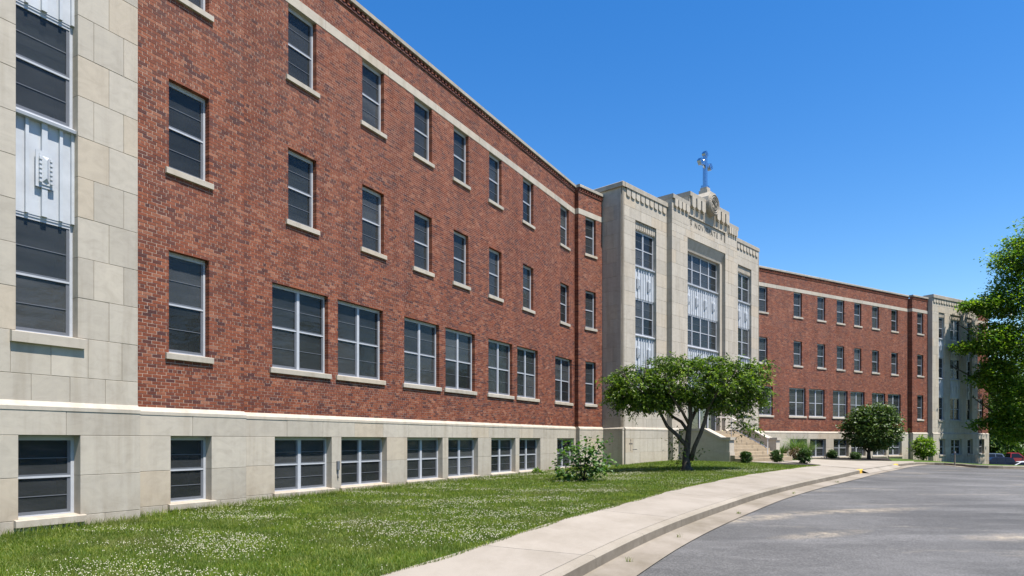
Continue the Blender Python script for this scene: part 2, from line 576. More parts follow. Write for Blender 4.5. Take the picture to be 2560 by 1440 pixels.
def cut_rects(t0, t1, z0, z1, holes):
    ts = sorted({t0, t1} | {min(max(v, t0), t1) for h in holes for v in h[:2]})
    zs = sorted({z0, z1} | {min(max(v, z0), z1) for h in holes for v in h[2:]})
    solid = np.ones((len(ts) - 1, len(zs) - 1), bool)
    for i in range(len(ts) - 1):
        for j in range(len(zs) - 1):
            a, b = (ts[i] + ts[i + 1]) / 2, (zs[j] + zs[j + 1]) / 2
            if any(h[0] < a < h[1] and h[2] < b < h[3] for h in holes):
                solid[i, j] = False
    return ts, zs, solid

def wall_core(t0, t1, z0, z1, holes, off, thick=.4):
    """a solid slab with real openings, one mesh"""
    ts, zs, s = cut_rects(t0, t1, z0, z1, holes)
    mb = MB()
    ya, yb = -off, -off + thick
    ni, nj = s.shape
    for i in range(ni):
        for j in range(nj):
            if not s[i, j]:
                continue
            a, b, c, d = ts[i], ts[i + 1], zs[j], zs[j + 1]
            mb.face([(a, ya, c), (b, ya, c), (b, ya, d), (a, ya, d)])
            mb.face([(a, yb, d), (b, yb, d), (b, yb, c), (a, yb, c)])
            if i == 0 or not s[i - 1, j]:
                mb.face([(a, yb, c), (a, ya, c), (a, ya, d), (a, yb, d)])
            if i == ni - 1 or not s[i + 1, j]:
                mb.face([(b, ya, c), (b, yb, c), (b, yb, d), (b, ya, d)])
            if j == 0 or not s[i, j - 1]:
                mb.face([(a, yb, c), (b, yb, c), (b, ya, c), (a, ya, c)])
            if j == nj - 1 or not s[i, j + 1]:
                mb.face([(a, ya, d), (b, ya, d), (b, yb, d), (a, yb, d)])
    return mb

def free_spans(t0, t1, za, zb, holes):
    cuts = sorted((h[0], h[1]) for h in holes if h[2] < zb - 1e-4 and h[3] > za + 1e-4)
    out, p = [], t0
    for a, b in cuts:
        if a > p + 1e-3:
            out.append((p, min(a, t1)))
        p = max(p, b)
    if p < t1 - 1e-3:
        out.append((p, t1))
    return out

def shown_area(fr, ta, tb, za, zb, off):
    """how many square pixels of the photograph this patch of wall fills (0 outside the frame)"""
    p = fr.at((ta + tb) / 2, off, (za + zb) / 2)
    if p.y < 1:
        return 0.0
    x, y = CX + F * p.x / p.y, CY - F * p.z / p.y
    if not (0 < x < 2560 and 0 < y < 1440):
        return 0.0
    face = max(0.0, -(p.x * fr.c - p.y * fr.s) / p.length)
    return (tb - ta) * (zb - za) * F * F / p.y ** 2 * face

Z0, CO = 0.645, 0.0677             # top of the water table, height of one brick course
def zc(n):
    return Z0 + n * CO

BRICKS, BLOCKS = [], []            # (area, wall object, ta, tb, y0, y1, za, zb)

def brick_wall(fr, t0, t1, holes, off=0.0, base_z=Z0, end=(.2, .2), courses=171, seed=0):
    o = obj('brick_wall', wall_core(t0 + .012, t1 - .012, base_z - .3, zc(courses) - .02,
                                    [(a - .012, b + .012, c - .002, d + .012) for a, b, c, d in holes], off - .0035),
            M['mortar'], building, place(fr), fr.rz)
    rnd = random.Random(seed)
    L, Hd, J = .2032, .1016, .0095
    for i in range(courses):
        if 154 <= i < 158:
            continue
        za, zb = zc(i), zc(i + 1) - J
        head = i % 6 == 5
        unit = Hd if head else L
        ph = (.05 if head else (i % 2) * L / 2) + rnd.uniform(-.006, .006)
        for a, b in free_spans(t0, t1, za, zb, holes):
            k = math.floor((a - ph) / unit)
            x = a
            while x < b - 1e-3:
                nx = min((k + 1) * unit + ph, b)
                if nx - x < .035 and nx < b:
                    k += 1
                    nx = min((k + 1) * unit + ph, b)
                if b - nx < .035:
                    nx = b
                w0 = x if x <= a + 1e-6 else x + J / 2
                w1 = nx if nx >= b - 1e-6 else nx - J / 2
                pr = rnd.uniform(-.0012, .0020)
                dep = .2
                if abs(w0 - t0) < 1e-6:
                    dep = end[0]
                if abs(w1 - t1) < 1e-6:
                    dep = max(dep, end[1]) if abs(w0 - t0) < 1e-6 else end[1]
                BRICKS.append((shown_area(fr, w0, w1, za, zb, off), o, w0, w1, -off - pr, -off + dep, za, zb, L if not head else Hd, w0 > a + 1e-6 and w1 < b - 1e-6 and abs(w1 - w0 - unit + J) < 1e-4))
                x = nx
                k += 1
    return o

def stone_blocks(fr, o, t0, t1, zs, holes, off, width, depth=.22, seed=0, joint=.007):
    rnd = random.Random(seed)
    for ci in range(len(zs) - 1):
        za, zb = zs[ci], zs[ci + 1]
        cuts = sorted({za, zb} | {v for h in holes for v in h[2:] if za + .02 < v < zb - .02 and h[0] < t1 and h[1] > t0})
        for q in range(len(cuts) - 1):
            a_, b_ = cuts[q], cuts[q + 1]
            for a, b in free_spans(t0, t1, a_, b_, holes):
                n = max(1, round((b - a) / width))
                if n == 1 or (ci % 2 == 0):
                    edges = [a + (b - a) * i / n for i in range(n + 1)]
                else:
                    st = (b - a) / n
                    edges = [a] + [a + st * (i + .5) for i in range(n)] + [b]
                    if n == 1:
                        edges = [a, b]
                for i in range(len(edges) - 1):
                    lo = edges[i] + (joint / 2 if i else 0)
                    hi = edges[i + 1] - (joint / 2 if i < len(edges) - 2 else 0)
                    z_lo, z_hi = a_ + joint / 2, b_ - joint / 2
                    pr = rnd.uniform(-.002, .002)
                    BLOCKS.append((shown_area(fr, lo, hi, z_lo, z_hi, off), o, lo, hi, -off + pr, -off + depth, z_lo, z_hi))

def stone_wall(fr, t0, t1, zs, holes, off, width, seed=0, thick=.4, name='stone_wall'):
    o = obj(name, wall_core(t0 + .012, t1 - .012, zs[0], zs[-1] - .02, [(a - .012, b + .012, c - .012, d + .012) for a, b, c, d in holes], off - .010, thick),
            M['joint'], building, place(fr), fr.rz)
    stone_blocks(fr, o, t0, t1, zs, holes, off, width, seed=seed)
    return o

def wash(fr, t0, t1, off, ends=(False, False)):
    """water table: the sloping top of the plinth"""
    o_ = -off
    mb = MB().prism([(o_ - .085, .50), (o_ - .085, .565), (o_ + .004, .66), (o_ + .15, .66), (o_ + .15, .50)], t0, t1)
    return mb

def coping(fr, t0, t1, za, zb, off, length=1.5, over=.05, back=.5, mat='coping'):
    """parapet stones laid end to end"""
    n = max(1, round((t1 - t0) / length))
    st = (t1 - t0) / n
    base = None
    for i in range(n):
        a, b = t0 + st * i + (.004 if i else 0), t0 + st * (i + 1) - (.004 if i < n - 1 else 0)
        mb = MB().prism([(-off - over, za), (-off - over, zb - .03), (-off - over + .03, zb - .004), (-off + back, zb), (-off + back, za)], a, b)
        if base is None:
            base = obj('coping', MB().box(t0 + .02, t1 - .02, -off + .02, -off + back - .03, za + .01, zb - .02), M['joint'], building, place(fr), fr.rz)
        obj('coping_stone', mb, M[mat], base)
    return base

# ---- windows
WCACHE = {}
WRND = random.Random(5)
def window_parts(key, w, h, cols, recess, jamb, sill, sill_h, sill_over, sill_out, mull):
    """meshes of one kind of window, local origin at the middle of the opening's bottom edge on the wall face"""
    if key in WCACHE:
        return WCACHE[key]
    fr = MB()
    y0, y1 = recess, recess + .07
    top = .085
    x0, x1 = -w / 2, w / 2
    fr.box(x0, x0 + jamb, y0, y1, 0, h)
    fr.box(x1 - jamb, x1, y0, y1, 0, h)
    fr.box(x0 + jamb, x1 - jamb, y0, y1, h - top, h)
    fr.box(x0 + jamb, x1 - jamb, y0 - .012, y1, h - top * .45, h - .002)
    fr.box(x0 + jamb, x1 - jamb, y0 + .004, y1, 0, .035)
    cw = (w - 2 * jamb - (cols - 1) * mull) / cols
    panes, bars, sash = [], [], []
    mid = h * .485
    for c in range(cols):
        a = x0 + jamb + c * (cw + mull)
        b = a + cw
        if c:
            fr.box(a - mull, a, y0 - .006, y1, 0, h - top)
        fr.box(a, b, y0 + .008, y1, mid - .017, mid + .017)
        for lo, hi, dy in ((.035, mid - .017, .022), (mid + .017, h - top, .012)):
            gm = MB().box(a + .004, b - .004, y0 + dy + .010, y0 + dy + .016, lo, hi)
            panes.append(gm.mesh('pane', M['glass']))
            s = y0 + dy
            q = (lo + hi) / 2
            bars.append(MB().box(a + .03, b - .03, s, s + .008, q - .006, q + .006).mesh('glazing_bar', M['sash']))
            sm_ = MB().box(a, a + .035, s - .002, s + .012, lo, hi)
            sm_.box(b - .05, b, s - .002, s + .012, lo, hi)
            sm_.box(a + .035, b - .05, s - .002, s + .012, lo, lo + (.055 if lo < .1 else .03))
            sash.append(sm_.mesh('sash', M['sash']))
    d = dict(frame=fr.mesh('window', M['alu']), panes=panes, bar=bars, sash=sash, sill=None)
    yb = y1 + .02
    d['blinds'] = []
    for f in (.28, .50, .75, .97):                  # roller blinds drawn to different heights
        bl = MB()
        for c in range(cols):
            a = x0 + jamb + c * (cw + mull) + .02
            bl.box(a, a + cw - .04, yb, yb + .008, h * (1 - f), h - .03)
        d['blinds'].append(bl.mesh('blind', M['blind']))
    bk = MB().box(x0 - .06, x1 + .06, recess + .60, recess + .63, -.06, h + .06)  # near-black box stands in for the shade of the unlit room
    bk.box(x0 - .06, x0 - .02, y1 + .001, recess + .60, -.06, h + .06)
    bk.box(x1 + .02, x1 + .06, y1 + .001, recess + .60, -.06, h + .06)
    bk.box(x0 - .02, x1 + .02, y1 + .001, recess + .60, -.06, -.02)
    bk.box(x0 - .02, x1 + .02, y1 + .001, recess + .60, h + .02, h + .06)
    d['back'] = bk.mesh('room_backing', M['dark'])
    if sill:
        sm = MB().prism([(-sill_out, -sill_h), (-sill_out, -.022), (-sill_out + .015, -.012), (recess, .012), (recess + .06, .012), (recess + .06, -sill_h)],
                        -w / 2 - sill_over, w / 2 + sill_over)
        d['sill'] = sm.mesh('window_sill', M['stone'])
    WCACHE[key] = d
    return d

def window(fr, tc, z, w, h, cols=1, off=0.0, recess=.13, jamb=.045, sill=True, sill_h=.135, sill_over=.085, sill_out=.055, mull=.085):
    d = window_parts((w, h, cols, recess, sill, sill_h), w, h, cols, recess, jamb, sill, sill_h, sill_over, sill_out, mull)
    o = link('window', d['frame'], building, place(fr, tc, off, z), fr.rz)
    for p in d['panes']:
        link('pane', p, o)
    for p in d['bar']:
        link('glazing_bar', p, o)
    for p in d['sash']:
        link('sash', p, o)
    if d['sill']:
        link('window_sill', d['sill'], o)
    link('room_backing', d['back'], o)
    k = WRND.random()
    if k < .70:
        q = 0 if k < .20 else 1 if k < .38 else 2 if k < .54 else 3
        link('blind', d['blinds'][q], o)
    return o

# ---- metal spandrel panels between the stone bays' windows
def ornament_mesh():
    m = MB()
    w, h = .20, .56
    m.box(-w / 2 - .05, w / 2 + .05, -.012, 0, -h / 2 - .03, h / 2 + .03)
    m.box(-w / 2, w / 2, -.026, -.012, -h / 2 + .02, h / 2 - .02)
    for s in (-1, 1):
        for i in range(6):                                  # a row of beads with gaps between
            z = -h / 2 + .05 + i * (h - .1) / 6
            m.box(s * .085 - .022, s * .085 + .022, -.050, -.026, z, z + (h - .1) / 6 * .56)
    b = len(m.v)                                            # long hipped bar in the middle
    x, y, za, zb = .055, -.026, -h / 2 + .06, h / 2 - .06
    m.v += [(-x, y, za), (x, y, za), (x, y, zb), (-x, y, zb), (0, y - .045, za + .07), (0, y - .045, zb - .07)]
    m.f += [(b, b + 1, b + 4), (b + 1, b + 2, b + 5, b + 4), (b + 2, b + 3, b + 5), (b + 3, b, b + 4, b + 5)]
    return m.mesh('ornament', M['spandrel'])
ORN = ornament_mesh()

def spandrel(fr, tc, z0, z1, w, n_orn, off, recess):
    y = recess
    m = MB().box(-w / 2, w / 2, y, y + .05, 0, z1 - z0)
    o = obj('spandrel_panel', m, M['spandrel'], building, place(fr, tc, off, z0), fr.rz)
    r = MB()
    h = z1 - z0
    pitch = w / n_orn
    for k in range(n_orn):
        c = -w / 2 + pitch * (k + .5)
        for dx, rw, pr in ((-.27, .026, .045), (0, .045, .05), (.27, .026, .045)):
            r.box(c + dx * pitch / .98 - rw, c + dx * pitch / .98 + rw, y - pr, y, 0.0, h - .10)
        if k:
            r.box(c - pitch / 2 - .03, c - pitch / 2 + .03, y - .045, y, 0, h - .10)
    r.box(-w / 2, -w / 2 + .05, y - .04, y, 0, h - .10)
    r.box(w / 2 - .05, w / 2, y - .04, y, 0, h - .10)
    obj('rib', r, M['spandrel'], o)
    obj('rail', MB().prism([(y - .10, h - .10), (y - .11, h - .05), (y - .02, h), (y + .04, h), (y + .04, h - .10)], -w / 2, w / 2), M['alu'], o)
    for k in range(n_orn):
        link('ornament', ORN, o, (-w / 2 + pitch * (k + .5), y - .05, h * .47))
    return o

# ---- rows of hanging tablets under the stone copings
def tablet_mesh(w, h, d):
    pts = [(-w / 2, h), (-w / 2, w * .32)] + [(-w / 2 * math.cos(a), w * .32 - w * .32 * math.sin(a)) for a in np.linspace(.35, math.pi - .35, 6)] + [(w / 2, w * .32), (w / 2, h)]
    return MB().slab(pts, -d, .01)

def tablets(fr, t0, t1, z0, z1, n, off, parent, d=.06, fill=.8):
    st = (t1 - t0) / n
    me = tablet_mesh(st * fill, z1 - z0, d).mesh('frieze_tablet', M['stone'])
    for i in range(n):
        q = fr.at(t0 + st * (i + .5), off, z0) - fr.at(0, 0, 0)
        link('frieze_tablet', me, parent, (t0 + st * (i + .5), -off, z0))

# window openings of the long walls: (centre, width, bottom, top)
def rect(c, w, z0, z1):
    return (c - w / 2, c + w / 2, z0, z1)
F1, F2, F3 = (zc(17), zc(48)), (zc(73), zc(100)), (zc(127), zc(154))
BAS = (-1.30, 0.08)

def long_wing(fr, t0, t1, singles, doubles, basement, end, seed):
    holes = [rect(c, .98, *F2) for c in singles] + [rect(c, .98, *F3) for c in singles] + [rect(c, 1.93, *F1) for c in doubles]
    w = brick_wall(fr, t0, t1, holes, 0, end=end, seed=seed)
    for c in singles:
        window(fr, c, F2[0], .98, F2[1] - F2[0])
        window(fr, c, F3[0], .98, F3[1] - F3[0])
    for c in doubles:
        window(fr, c, F1[0], 1.93, F1[1] - F1[0], 2)
    trim(fr, t0, t1, 0.0, w)
    plinth(fr, t0, t1, 0.0, [(c, 1.98, 2) for c in basement], seed)
    return w

def trim(fr, t0, t1, off, w):
    """stone band over the top windows, corbelled dentils and parapet stones"""
    n = max(1, round((t1 - t0) / 1.35))
    st = (t1 - t0) / n
    band = obj('string_course', MB().box(t0 + .01, t1 - .01, -off + .02, -off + .2, zc(154) + .01, zc(158) - .012), M['joint'], building, place(fr), fr.rz)
    for i in range(n):
        obj('band_stone', MB().box(t0 + st * i + .003, t0 + st * (i + 1) - .003, -off - .012, -off + .18, zc(154) + .001, zc(158) - .008, .004), M['stone'], band)
    d = MB().box(t0, t1, -off - .035, -off + .2, zc(170) + .001, zc(171) - .005)
    x = t0 + .03
    while x < t1 - .1:
        d.box(x, x + .10, -off - .055, -off + .1, zc(171), zc(173) - .01)
        x += .2032
    d.box(t0 + .002, t1 - .002, -off + .02, -off + .2, zc(171) + .001, zc(173) - .002)
    obj('brick_dentil', d, M['brick'], building, place(fr), fr.rz)
    coping(fr, t0, t1, zc(173), 12.50, off, 1.8, .10)

def plinth(fr, t0, t1, off, wins, seed, zb=-2.9):
    po = off + .075
    holes = [rect(c, w, *BAS) for c, w, n in wins]
    zs = [zb, -2.02, -1.32, -.62, .08, .515]
    o = stone_wall(fr, t0, t1, zs, holes, po, 1.25, seed, name='plinth')
    obj('water_table', wash(fr, t0, t1, off), M['stone'], building, place(fr), fr.rz)
    for c, w, n in wins:
        window(fr, c, BAS[0], w, BAS[1] - BAS[0], n, po, .20, .055, True, .13, .07, .075, .10)

L_S = [1.85, 4.65, 7.15, 9.45, 11.91, 14.72, 18.52]
L_D = [1.81, 4.12, 7.10, 9.41, 12.33, 14.68, 18.41]
L_B = [1.85, 4.20, 7.18, 9.50, 12.45, 14.76, 18.50]
LEND = 20.05
long_wing(LW, 0.0, LEND, L_S, L_D, L_B, (.2, .2), 11)
R_S = [-16.33, -12.39, -9.55, -7.09, -4.78, -2.30, .50]
R_D = [-16.22, -12.43, -10.09, -7.12, -4.81, -1.84, .47]
R_B = [-16.20, -12.40, -10.05, -7.10, -4.80, -1.83, .48]
long_wing(RW, -18.9, 2.62, R_S, R_D, R_B, (.2, .2), 12)

def bay(fr, t0, t1, off, tc, base, end, seed, w=.95):
    holes = [rect(tc, w, *z) for z in (F1, F2, F3)]
    wl_ = brick_wall(fr, t0, t1, holes, off, end=end, seed=seed)
    for z in (F1, F2, F3):
        window(fr, tc, z[0], w, z[1] - z[0], 1, off)
    trim(fr, t0, t1, off, wl_)
    plinth(fr, t0, t1, off, [(tc, .97, 1)] if base else [], seed)

OB, OP = .36, .74
bay(LW, -3.06, -.30, OB, -1.70, True, (.2, .36), 21)            # left end bay
bay(TW, 0.0, 1.99, 0.0, 1.0, False, (.5, .2), 22, .86)           # bay beside the tower, left
bay(TW, 18.5, 20.6, 0.0, 19.6, False, (.2, .5), 23, .86)         # and its twin on the right, behind the tower
bay(RW, 2.56, 5.08, OB, 3.83, False, (.4, .2), 24)               # right end bay
bay(RW, 13.0, 15.85, OB, 14.45, True, (.2, .4), 25)              # last bay, beyond the right pavilion

# ---- stone end pavilions
def stone_zs(top):
    z = [0.60, 1.10, 1.80]
    while z[-1] + .713 < top - .55:
        z.append(z[-1] + .713)
    return z + [top]

PTOP = 12.45
PF = [(1.80, 3.81), (5.50, 7.32), (9.02, 10.86)]
PS = [(3.81, 5.50), (7.32, 9.02)]

def pavilion(fr, t0, t1, off, cols, seed, side):
    """COLS: (centre, width, lights) of the window bays"""
    holes = [(c - w / 2, c + w / 2, PF[0][0], 11.27) for c, w, n in cols]
    o = stone_wall(fr, t0, t1, stone_zs(PTOP), holes, off, .62, seed)
    for c, w, n in cols:
        for i, (a, b) in enumerate(PF):
            window(fr, c, a, w, b - a, n, off, .17, .05, i == 0, .19, .09, .07)
        for a, b in PS:
            spandrel(fr, c, a, b, w, n, off, .15)
        lint = obj('fluted_lintel', MB().box(c - w / 2 - .01, c + w / 2 + .01, -off + .10, -off + .4, 10.86, 11.28), M['stone'], building, place(fr), fr.rz)
        k = int(w / .16)
        fl = MB()
        for i in range(k):
            x = c - w / 2 + w * (i + .5) / k
            fl.box(x - .055, x + .055, -off + .07, -off + .10, 10.90, 11.26)
        obj('flute', fl, M['stone'], lint)
    tablets(fr, t0 + .1, t1 - .1, PTOP - .40, PTOP, int((t1 - t0) / .42), off, o)
    coping(fr, t0 - .02, t1 + .02, PTOP, PTOP + .30, off, 1.3, .12, .8)
    # returns to the bays behind
    for tt, sgn in ((t0, -1), (t1, 1)):
        obj('return_wall', MB().box(tt - (.0 if sgn < 0 else .2) - .004 * sgn, tt + (.2 if sgn < 0 else .0) - .004 * sgn, -off + .21, -off + 1.0, -2.9, PTOP), M['stone'], building, place(fr), fr.rz)
    plinth(fr, t0, t1, off, [(c, w, n) for c, w, n in cols], seed)

pavilion(LW, -11.1, -3.08, OP, [(-4.67, .98, 1), (-7.1, 1.95, 2), (-9.5, .98, 1)], 31, 1)
pavilion(RW, 5.06, 13.0, OP, [(6.6, .98, 1), (9.02, 1.92, 2), (11.46, .98, 1)], 32, -1)

# ---- centre tower
O1, O2 = 1.20, 1.52
TA, TB, CA, CB = 2.02, 18.46, 6.32, 14.35
WTOP, CTOP, STOP = 12.64, 13.10, 13.70
TF = [(1.80, 3.75), (5.46, 7.34), (9.02, 10.82)]
TS = [(3.75, 5.46), (7.34, 9.02)]

def tower_wing(t0, t1, tc, seed):
    w = 2.04
    holes = [(tc - w / 2, tc + w / 2, TF[0][0], 11.25)]
    o = stone_wall(TW, t0, t1, stone_zs(WTOP), holes, O1, .95, seed)
    for i, (a, b) in enumerate(TF):
        window(TW, tc, a, w, b - a, 2, O1, .20, .05, i == 0, .19, .09, .07)
    for a, b in TS:
        spandrel(TW, tc, a, b, w, 2, O1, .18)
    lint = obj('fluted_lintel', MB().box(tc - w / 2 - .01, tc + w / 2 + .01, -O1 + .12, -O1 + .4, 10.82, 11.26), M['stone'], building, place(TW), TW.rz)
    fl = MB()
    for i in range(11):
        x = tc - w / 2 + w * (i + .5) / 11
        fl.box(x - .065, x + .065, -O1 + .085, -O1 + .12, 10.86, 11.24)
    obj('flute', fl, M['stone'], lint)
    tablets(TW, t0 + .12, t1 - .08, WTOP - .40, WTOP, int((t1 - t0) / .45), O1, o, .06)
    coping(TW, t0 - .02, t1, WTOP, WTOP + .25, O1, 1.4, .10, .9)
    plinth(TW, t0, t1, O1, [], seed)

tower_wing(TA + .16, CA, 4.22, 41)
tower_wing(CB, TB - .16, 16.2, 42)

# quirked corner strips and the shaded flanks of the tower
SF = Frame(TW.at(TA, O1 - .21).x, TW.at(TA, O1 - .21).y, math.atan2(-TW.c, TW.s))        # left flank: runs back from the front corner
def flank(fr, length, top, seed, name='tower_flank'):
    o = obj(name, MB().box(0, length, .011, .4, -2.6, top), M['joint'], building, place(fr), fr.rz)
    zs = [-2.6, -2.02, -1.32, -.62, .08, .515] + [z for z in stone_zs(top)]
    stone_blocks(fr, o, 0, length, zs, [], 0.0, .75, .2, seed)
    return o

class Flank(Frame):
    """wall whose face looks along the tower's front direction; x runs from the back to the front corner"""
    def __init__(self, t, off_back, side):
        if side < 0:                                    # face looks towards -t
            p = TW.at(t, off_back)
            self.x, self.y, self.s, self.c = p.x, p.y, TW.c, -TW.s
        else:                                           # face looks towards +t
            p = TW.at(t, off_back)
            self.x, self.y, self.s, self.c = p.x, p.y, -TW.c, TW.s
        self.rz = math.atan2(self.c, self.s)

flank(Flank(TA, -.6, -1), O1 + .6 - .08, WTOP, 51)
flank(Flank(CA + .0, O1 - .35, -1), O2 - O1 + .35 - .215, CTOP, 52)
flank(Flank(TB, O1 - .08, 1), O1 + .6 - .08, WTOP, 53)
flank(Flank(CB, O2 - .215, 1), O2 - O1 + .35 - .215, CTOP, 54)
for t in (TA, TB - .15):
    q = MB().box(t + .045, t + .105, -O1 + .004, -O1 + .4, -2.6, WTOP)
    q.box(t + .105, t + .155, -O1 + .125, -O1 + .5, -2.6, WTOP)
    q.box(t, t + .045, -O1 + .082, -O1 + .3, -2.6, WTOP)
    obj('corner_strip', q, M['stone'], building, place(TW), TW.rz)
coping(Flank(TA, -.6, -1), 0, O1 + .6 + .08, WTOP, WTOP + .245, 0, .9, .10, .5)
obj('flank_band', MB().prism([(-.06, .49), (-.06, .565), (.0, .64), (.1, .64), (.1, .49)], 0, O1 + .65), M['stone'], building, place(Flank(TA, -.6, -1)), Flank(TA, -.6, -1).rz)
obj('flank_plinth', MB().box(0, O1 + .64, -.05, .1, -2.6, .495), M['stone'], building, place(Flank(TA, -.6, -1)), Flank(TA, -.6, -1).rz)

# centre: stepped parapet, inscription, four-light window over the door
OPL, OPR = 8.04, 12.72
panel = (8.12, 12.72, 12.00, 12.62)
c_holes = [(OPL, OPR, -.0, 11.36), panel]
zsC = [z for z in stone_zs(CTOP)]
oC = stone_wall(TW, CA, CB, zsC, c_holes, O2, .95, 43)
plo = stone_wall(TW, CA, CB, [-2.6, -1.32, -.62, .08, .515], [(OPL, OPR, -.2, .6)], O2 + .07, 1.1, 44, name='plinth')
for a, b in ((CA, OPL), (OPR, CB)):
    obj('water_table', wash(TW, a, b, O2), M['stone'], building, place(TW), TW.rz)
inl, inr = OPL + .28, OPR - .28                # second, inner reveal
jb = MB()
for a, b in ((OPL, inl), (inr, OPR)):
    jb.box(a - .0, b, -O2 + .22, -O2 + .8, -.2, 10.74)
jb.prism([(-O2 + .04, 11.37), (-O2 + .10, 11.2), (-O2 + .22, 10.9), (-O2 + .26, 10.74), (-O2 + .8, 10.74), (-O2 + .8, 11.37)], OPL, OPR)
obj('inner_reveal', jb, M['stone'], building, place(TW), TW.rz)
for a, b in ((5.42, 7.24), (8.98, 10.74)):
    window(TW, (inl + inr) / 2, a, inr - inl, b - a, 4, O2, .44, .05, False, mull=.075)
for a, b in ((3.70, 5.42), (7.24, 8.98)):
    spandrel(TW, (inl + inr) / 2, a, b, inr - inl, 4, O2, .42)
coping(TW, CA - .02, 8.17, CTOP, CTOP + .24, O2, 1.0, .10, .9)
coping(TW, 13.0, CB + .02, CTOP, CTOP + .24, O2, 1.0, .10, .9)
tablets(TW, CA + .12, 8.10, CTOP - .42, CTOP, 4, O2, oC, .11)
tablets(TW, 13.05, CB - .08, CTOP - .42, CTOP, 4, O2, oC, .11)
sb = obj('stepped_parapet', MB().box(8.17, 13.0, -O2 - .02, -O2 + .85, CTOP - .02, STOP), M['stone'], building, place(TW), TW.rz)
coping(TW, 8.15, 13.02, STOP, STOP + .26, O2 + .02, 1.2, .10, .9)
for k, (a, b) in enumerate(((8.20, 9.95), (11.25, 13.0))):
    tablets(TW, a, b, STOP - .62, STOP, 3, O2 + .02, sb, .15, .74)
    gm = MB()
    for i in range(4):
        x = a + (b - a) * i / 3
        gm.box(x - .03, x + .03, -O2 - .05, -O2 + .02, 12.70, STOP - .01)
    obj('frieze_rib', gm, M['stone'], sb)
obj('panel_back', MB().box(panel[0] - .02, panel[1] + .02, -O2 + .10, -O2 + .3, panel[2] - .02, panel[3] + .02), M['stone'], building, place(TW), TW.rz)
ins = obj('inscription_panel', MB().slab([(panel[0] + .02, panel[2] + .01), (panel[1] - .02, panel[2] + .01), (panel[1] - .02, panel[3] - .12), (panel[1] - .14, panel[3] - .01), (panel[0] + .14, panel[3] - .01), (panel[0] + .02, panel[3] - .12)], -O2 + .07, -O2 + .11),
          M['stone'], building, place(TW), TW.rz)

def text_mesh(s, size, depth, mat):
    c = bpy.data.curves.new('lettering', 'FONT')
    c.body = s
    c.size = size
    c.extrude = depth
    c.align_x = 'CENTER'
    c.align_y = 'CENTER'
    c.resolution_u = 3
    c.space_character = 1.25
    tmp = bpy.data.objects.new('lettering', c)
    me = bpy.data.meshes.new_from_object(tmp)
    bpy.data.objects.remove(tmp)
    bpy.data.curves.remove(c)
    me.materials.clear()
    me.materials.append(mat)
    for v in me.vertices:                       # stand it up: x along the wall, z up, y into the wall
        x, y, z = v.co
        v.co = (x, -z, y)
    return me

letters = 'NOVITIATE'
adv = [.38, .41, .38, .20, .35, .20, .38, .35, .32]
x = (panel[0] + panel[1]) / 2 - sum(adv) / 2
for ch, a in zip(letters, adv):
    link('letter', text_mesh(ch, .42, .015, M['dark_stone']), ins, (x + a / 2, -O2 + .066, (panel[2] + panel[3]) / 2 - .06))
    x += a
for c in (panel[0] + .42, panel[1] - .42):      # small entwined emblem at either end
    e = MB()
    e.tube([(c + .10 * math.cos(a), -O2 + .065, 12.38 + .10 * math.sin(a)) for a in np.linspace(-2.2, 3.4, 14)], .018, 5)
    e.tube([(c, -O2 + .065, 12.10), (c, -O2 + .065, 12.50)], .018, 5)
    e.tube([(c - .09, -O2 + .065, 12.18), (c, -O2 + .065, 12.30), (c + .09, -O2 + .065, 12.18)], .016, 5)
    obj('emblem', e, M['dark_stone'], ins)

# medallion, pedestal and cross over the middle
MC = 10.60
md = MB()
R_ = .62
ring = [(MC + R_ * math.cos(a), 13.74 + R_ * math.sin(a)) for a in np.linspace(0, 2 * math.pi, 36, endpoint=False)]
md.slab(ring, -O2 - .34, -O2 + .3)
med = obj('medallion', md, M['coping'], building, place(TW), TW.rz)
rg = MB()
for r1, y_ in ((.55, -.36), (.43, -.355)):
    rg.tube([(MC + r1 * math.cos(a), -O2 + y_, 13.74 + r1 * math.sin(a)) for a in np.linspace(0, 2 * math.pi, 29)], .035, 6, False)
obj('ring', rg, M['coping'], med)
rl = MB()
yy = -O2 - .355
rl.tube([(MC, yy, 13.44), (MC, yy, 14.06)], .035, 6)
rl.tube([(MC - .2, yy, 13.93), (MC + .2, yy, 13.93)], .03, 6)
rl.tube([(MC + .22 * math.sin(a), yy, 13.66 - .10 * a + .1) for a in np.linspace(-2.4, 2.4, 12)], .04, 6)
rl.tube([(MC - .28, yy, 13.55), (MC - .1, yy, 13.42), (MC + .12, yy, 13.46), (MC + .29, yy, 13.60)], .04, 6)
for i in range(8):
    a = i * .785 + .3
    rl.box(MC + .33 * math.cos(a) - .035, MC + .33 * math.cos(a) + .035, yy - .03, yy + .03, 13.74 + .33 * math.sin(a) - .035, 13.74 + .33 * math.sin(a) + .035)
obj('relief', rl, M['dark_stone'], med)
pd = MB()
pd.slab([(MC - .62, 13.74), (MC + .62, 13.74), (MC + .56, 14.15), (MC + .30, 14.46), (MC - .30, 14.46), (MC - .56, 14.15)], -O2 - .26, -O2 + .75)
pd.box(MC - .27, MC + .27, -O2 - .02, -O2 + .52, 14.46, 14.66)
pd.box(MC - .21, MC + .21, -O2 + .04, -O2 + .46, 14.66, 14.84)
obj('cross_pedestal', pd, M['stone'], building, place(TW), TW.rz)
cr = MB()
yc = -O2 + .25
cr.box(MC - .19, MC + .19, yc - .17, yc + .17, 14.84, 14.98)
cr.box(MC - .115, MC + .115, yc - .09, yc + .09, 14.98, 16.80)
cr.box(MC - .56, MC - .115, yc - .08, yc + .08, 16.14, 16.36)
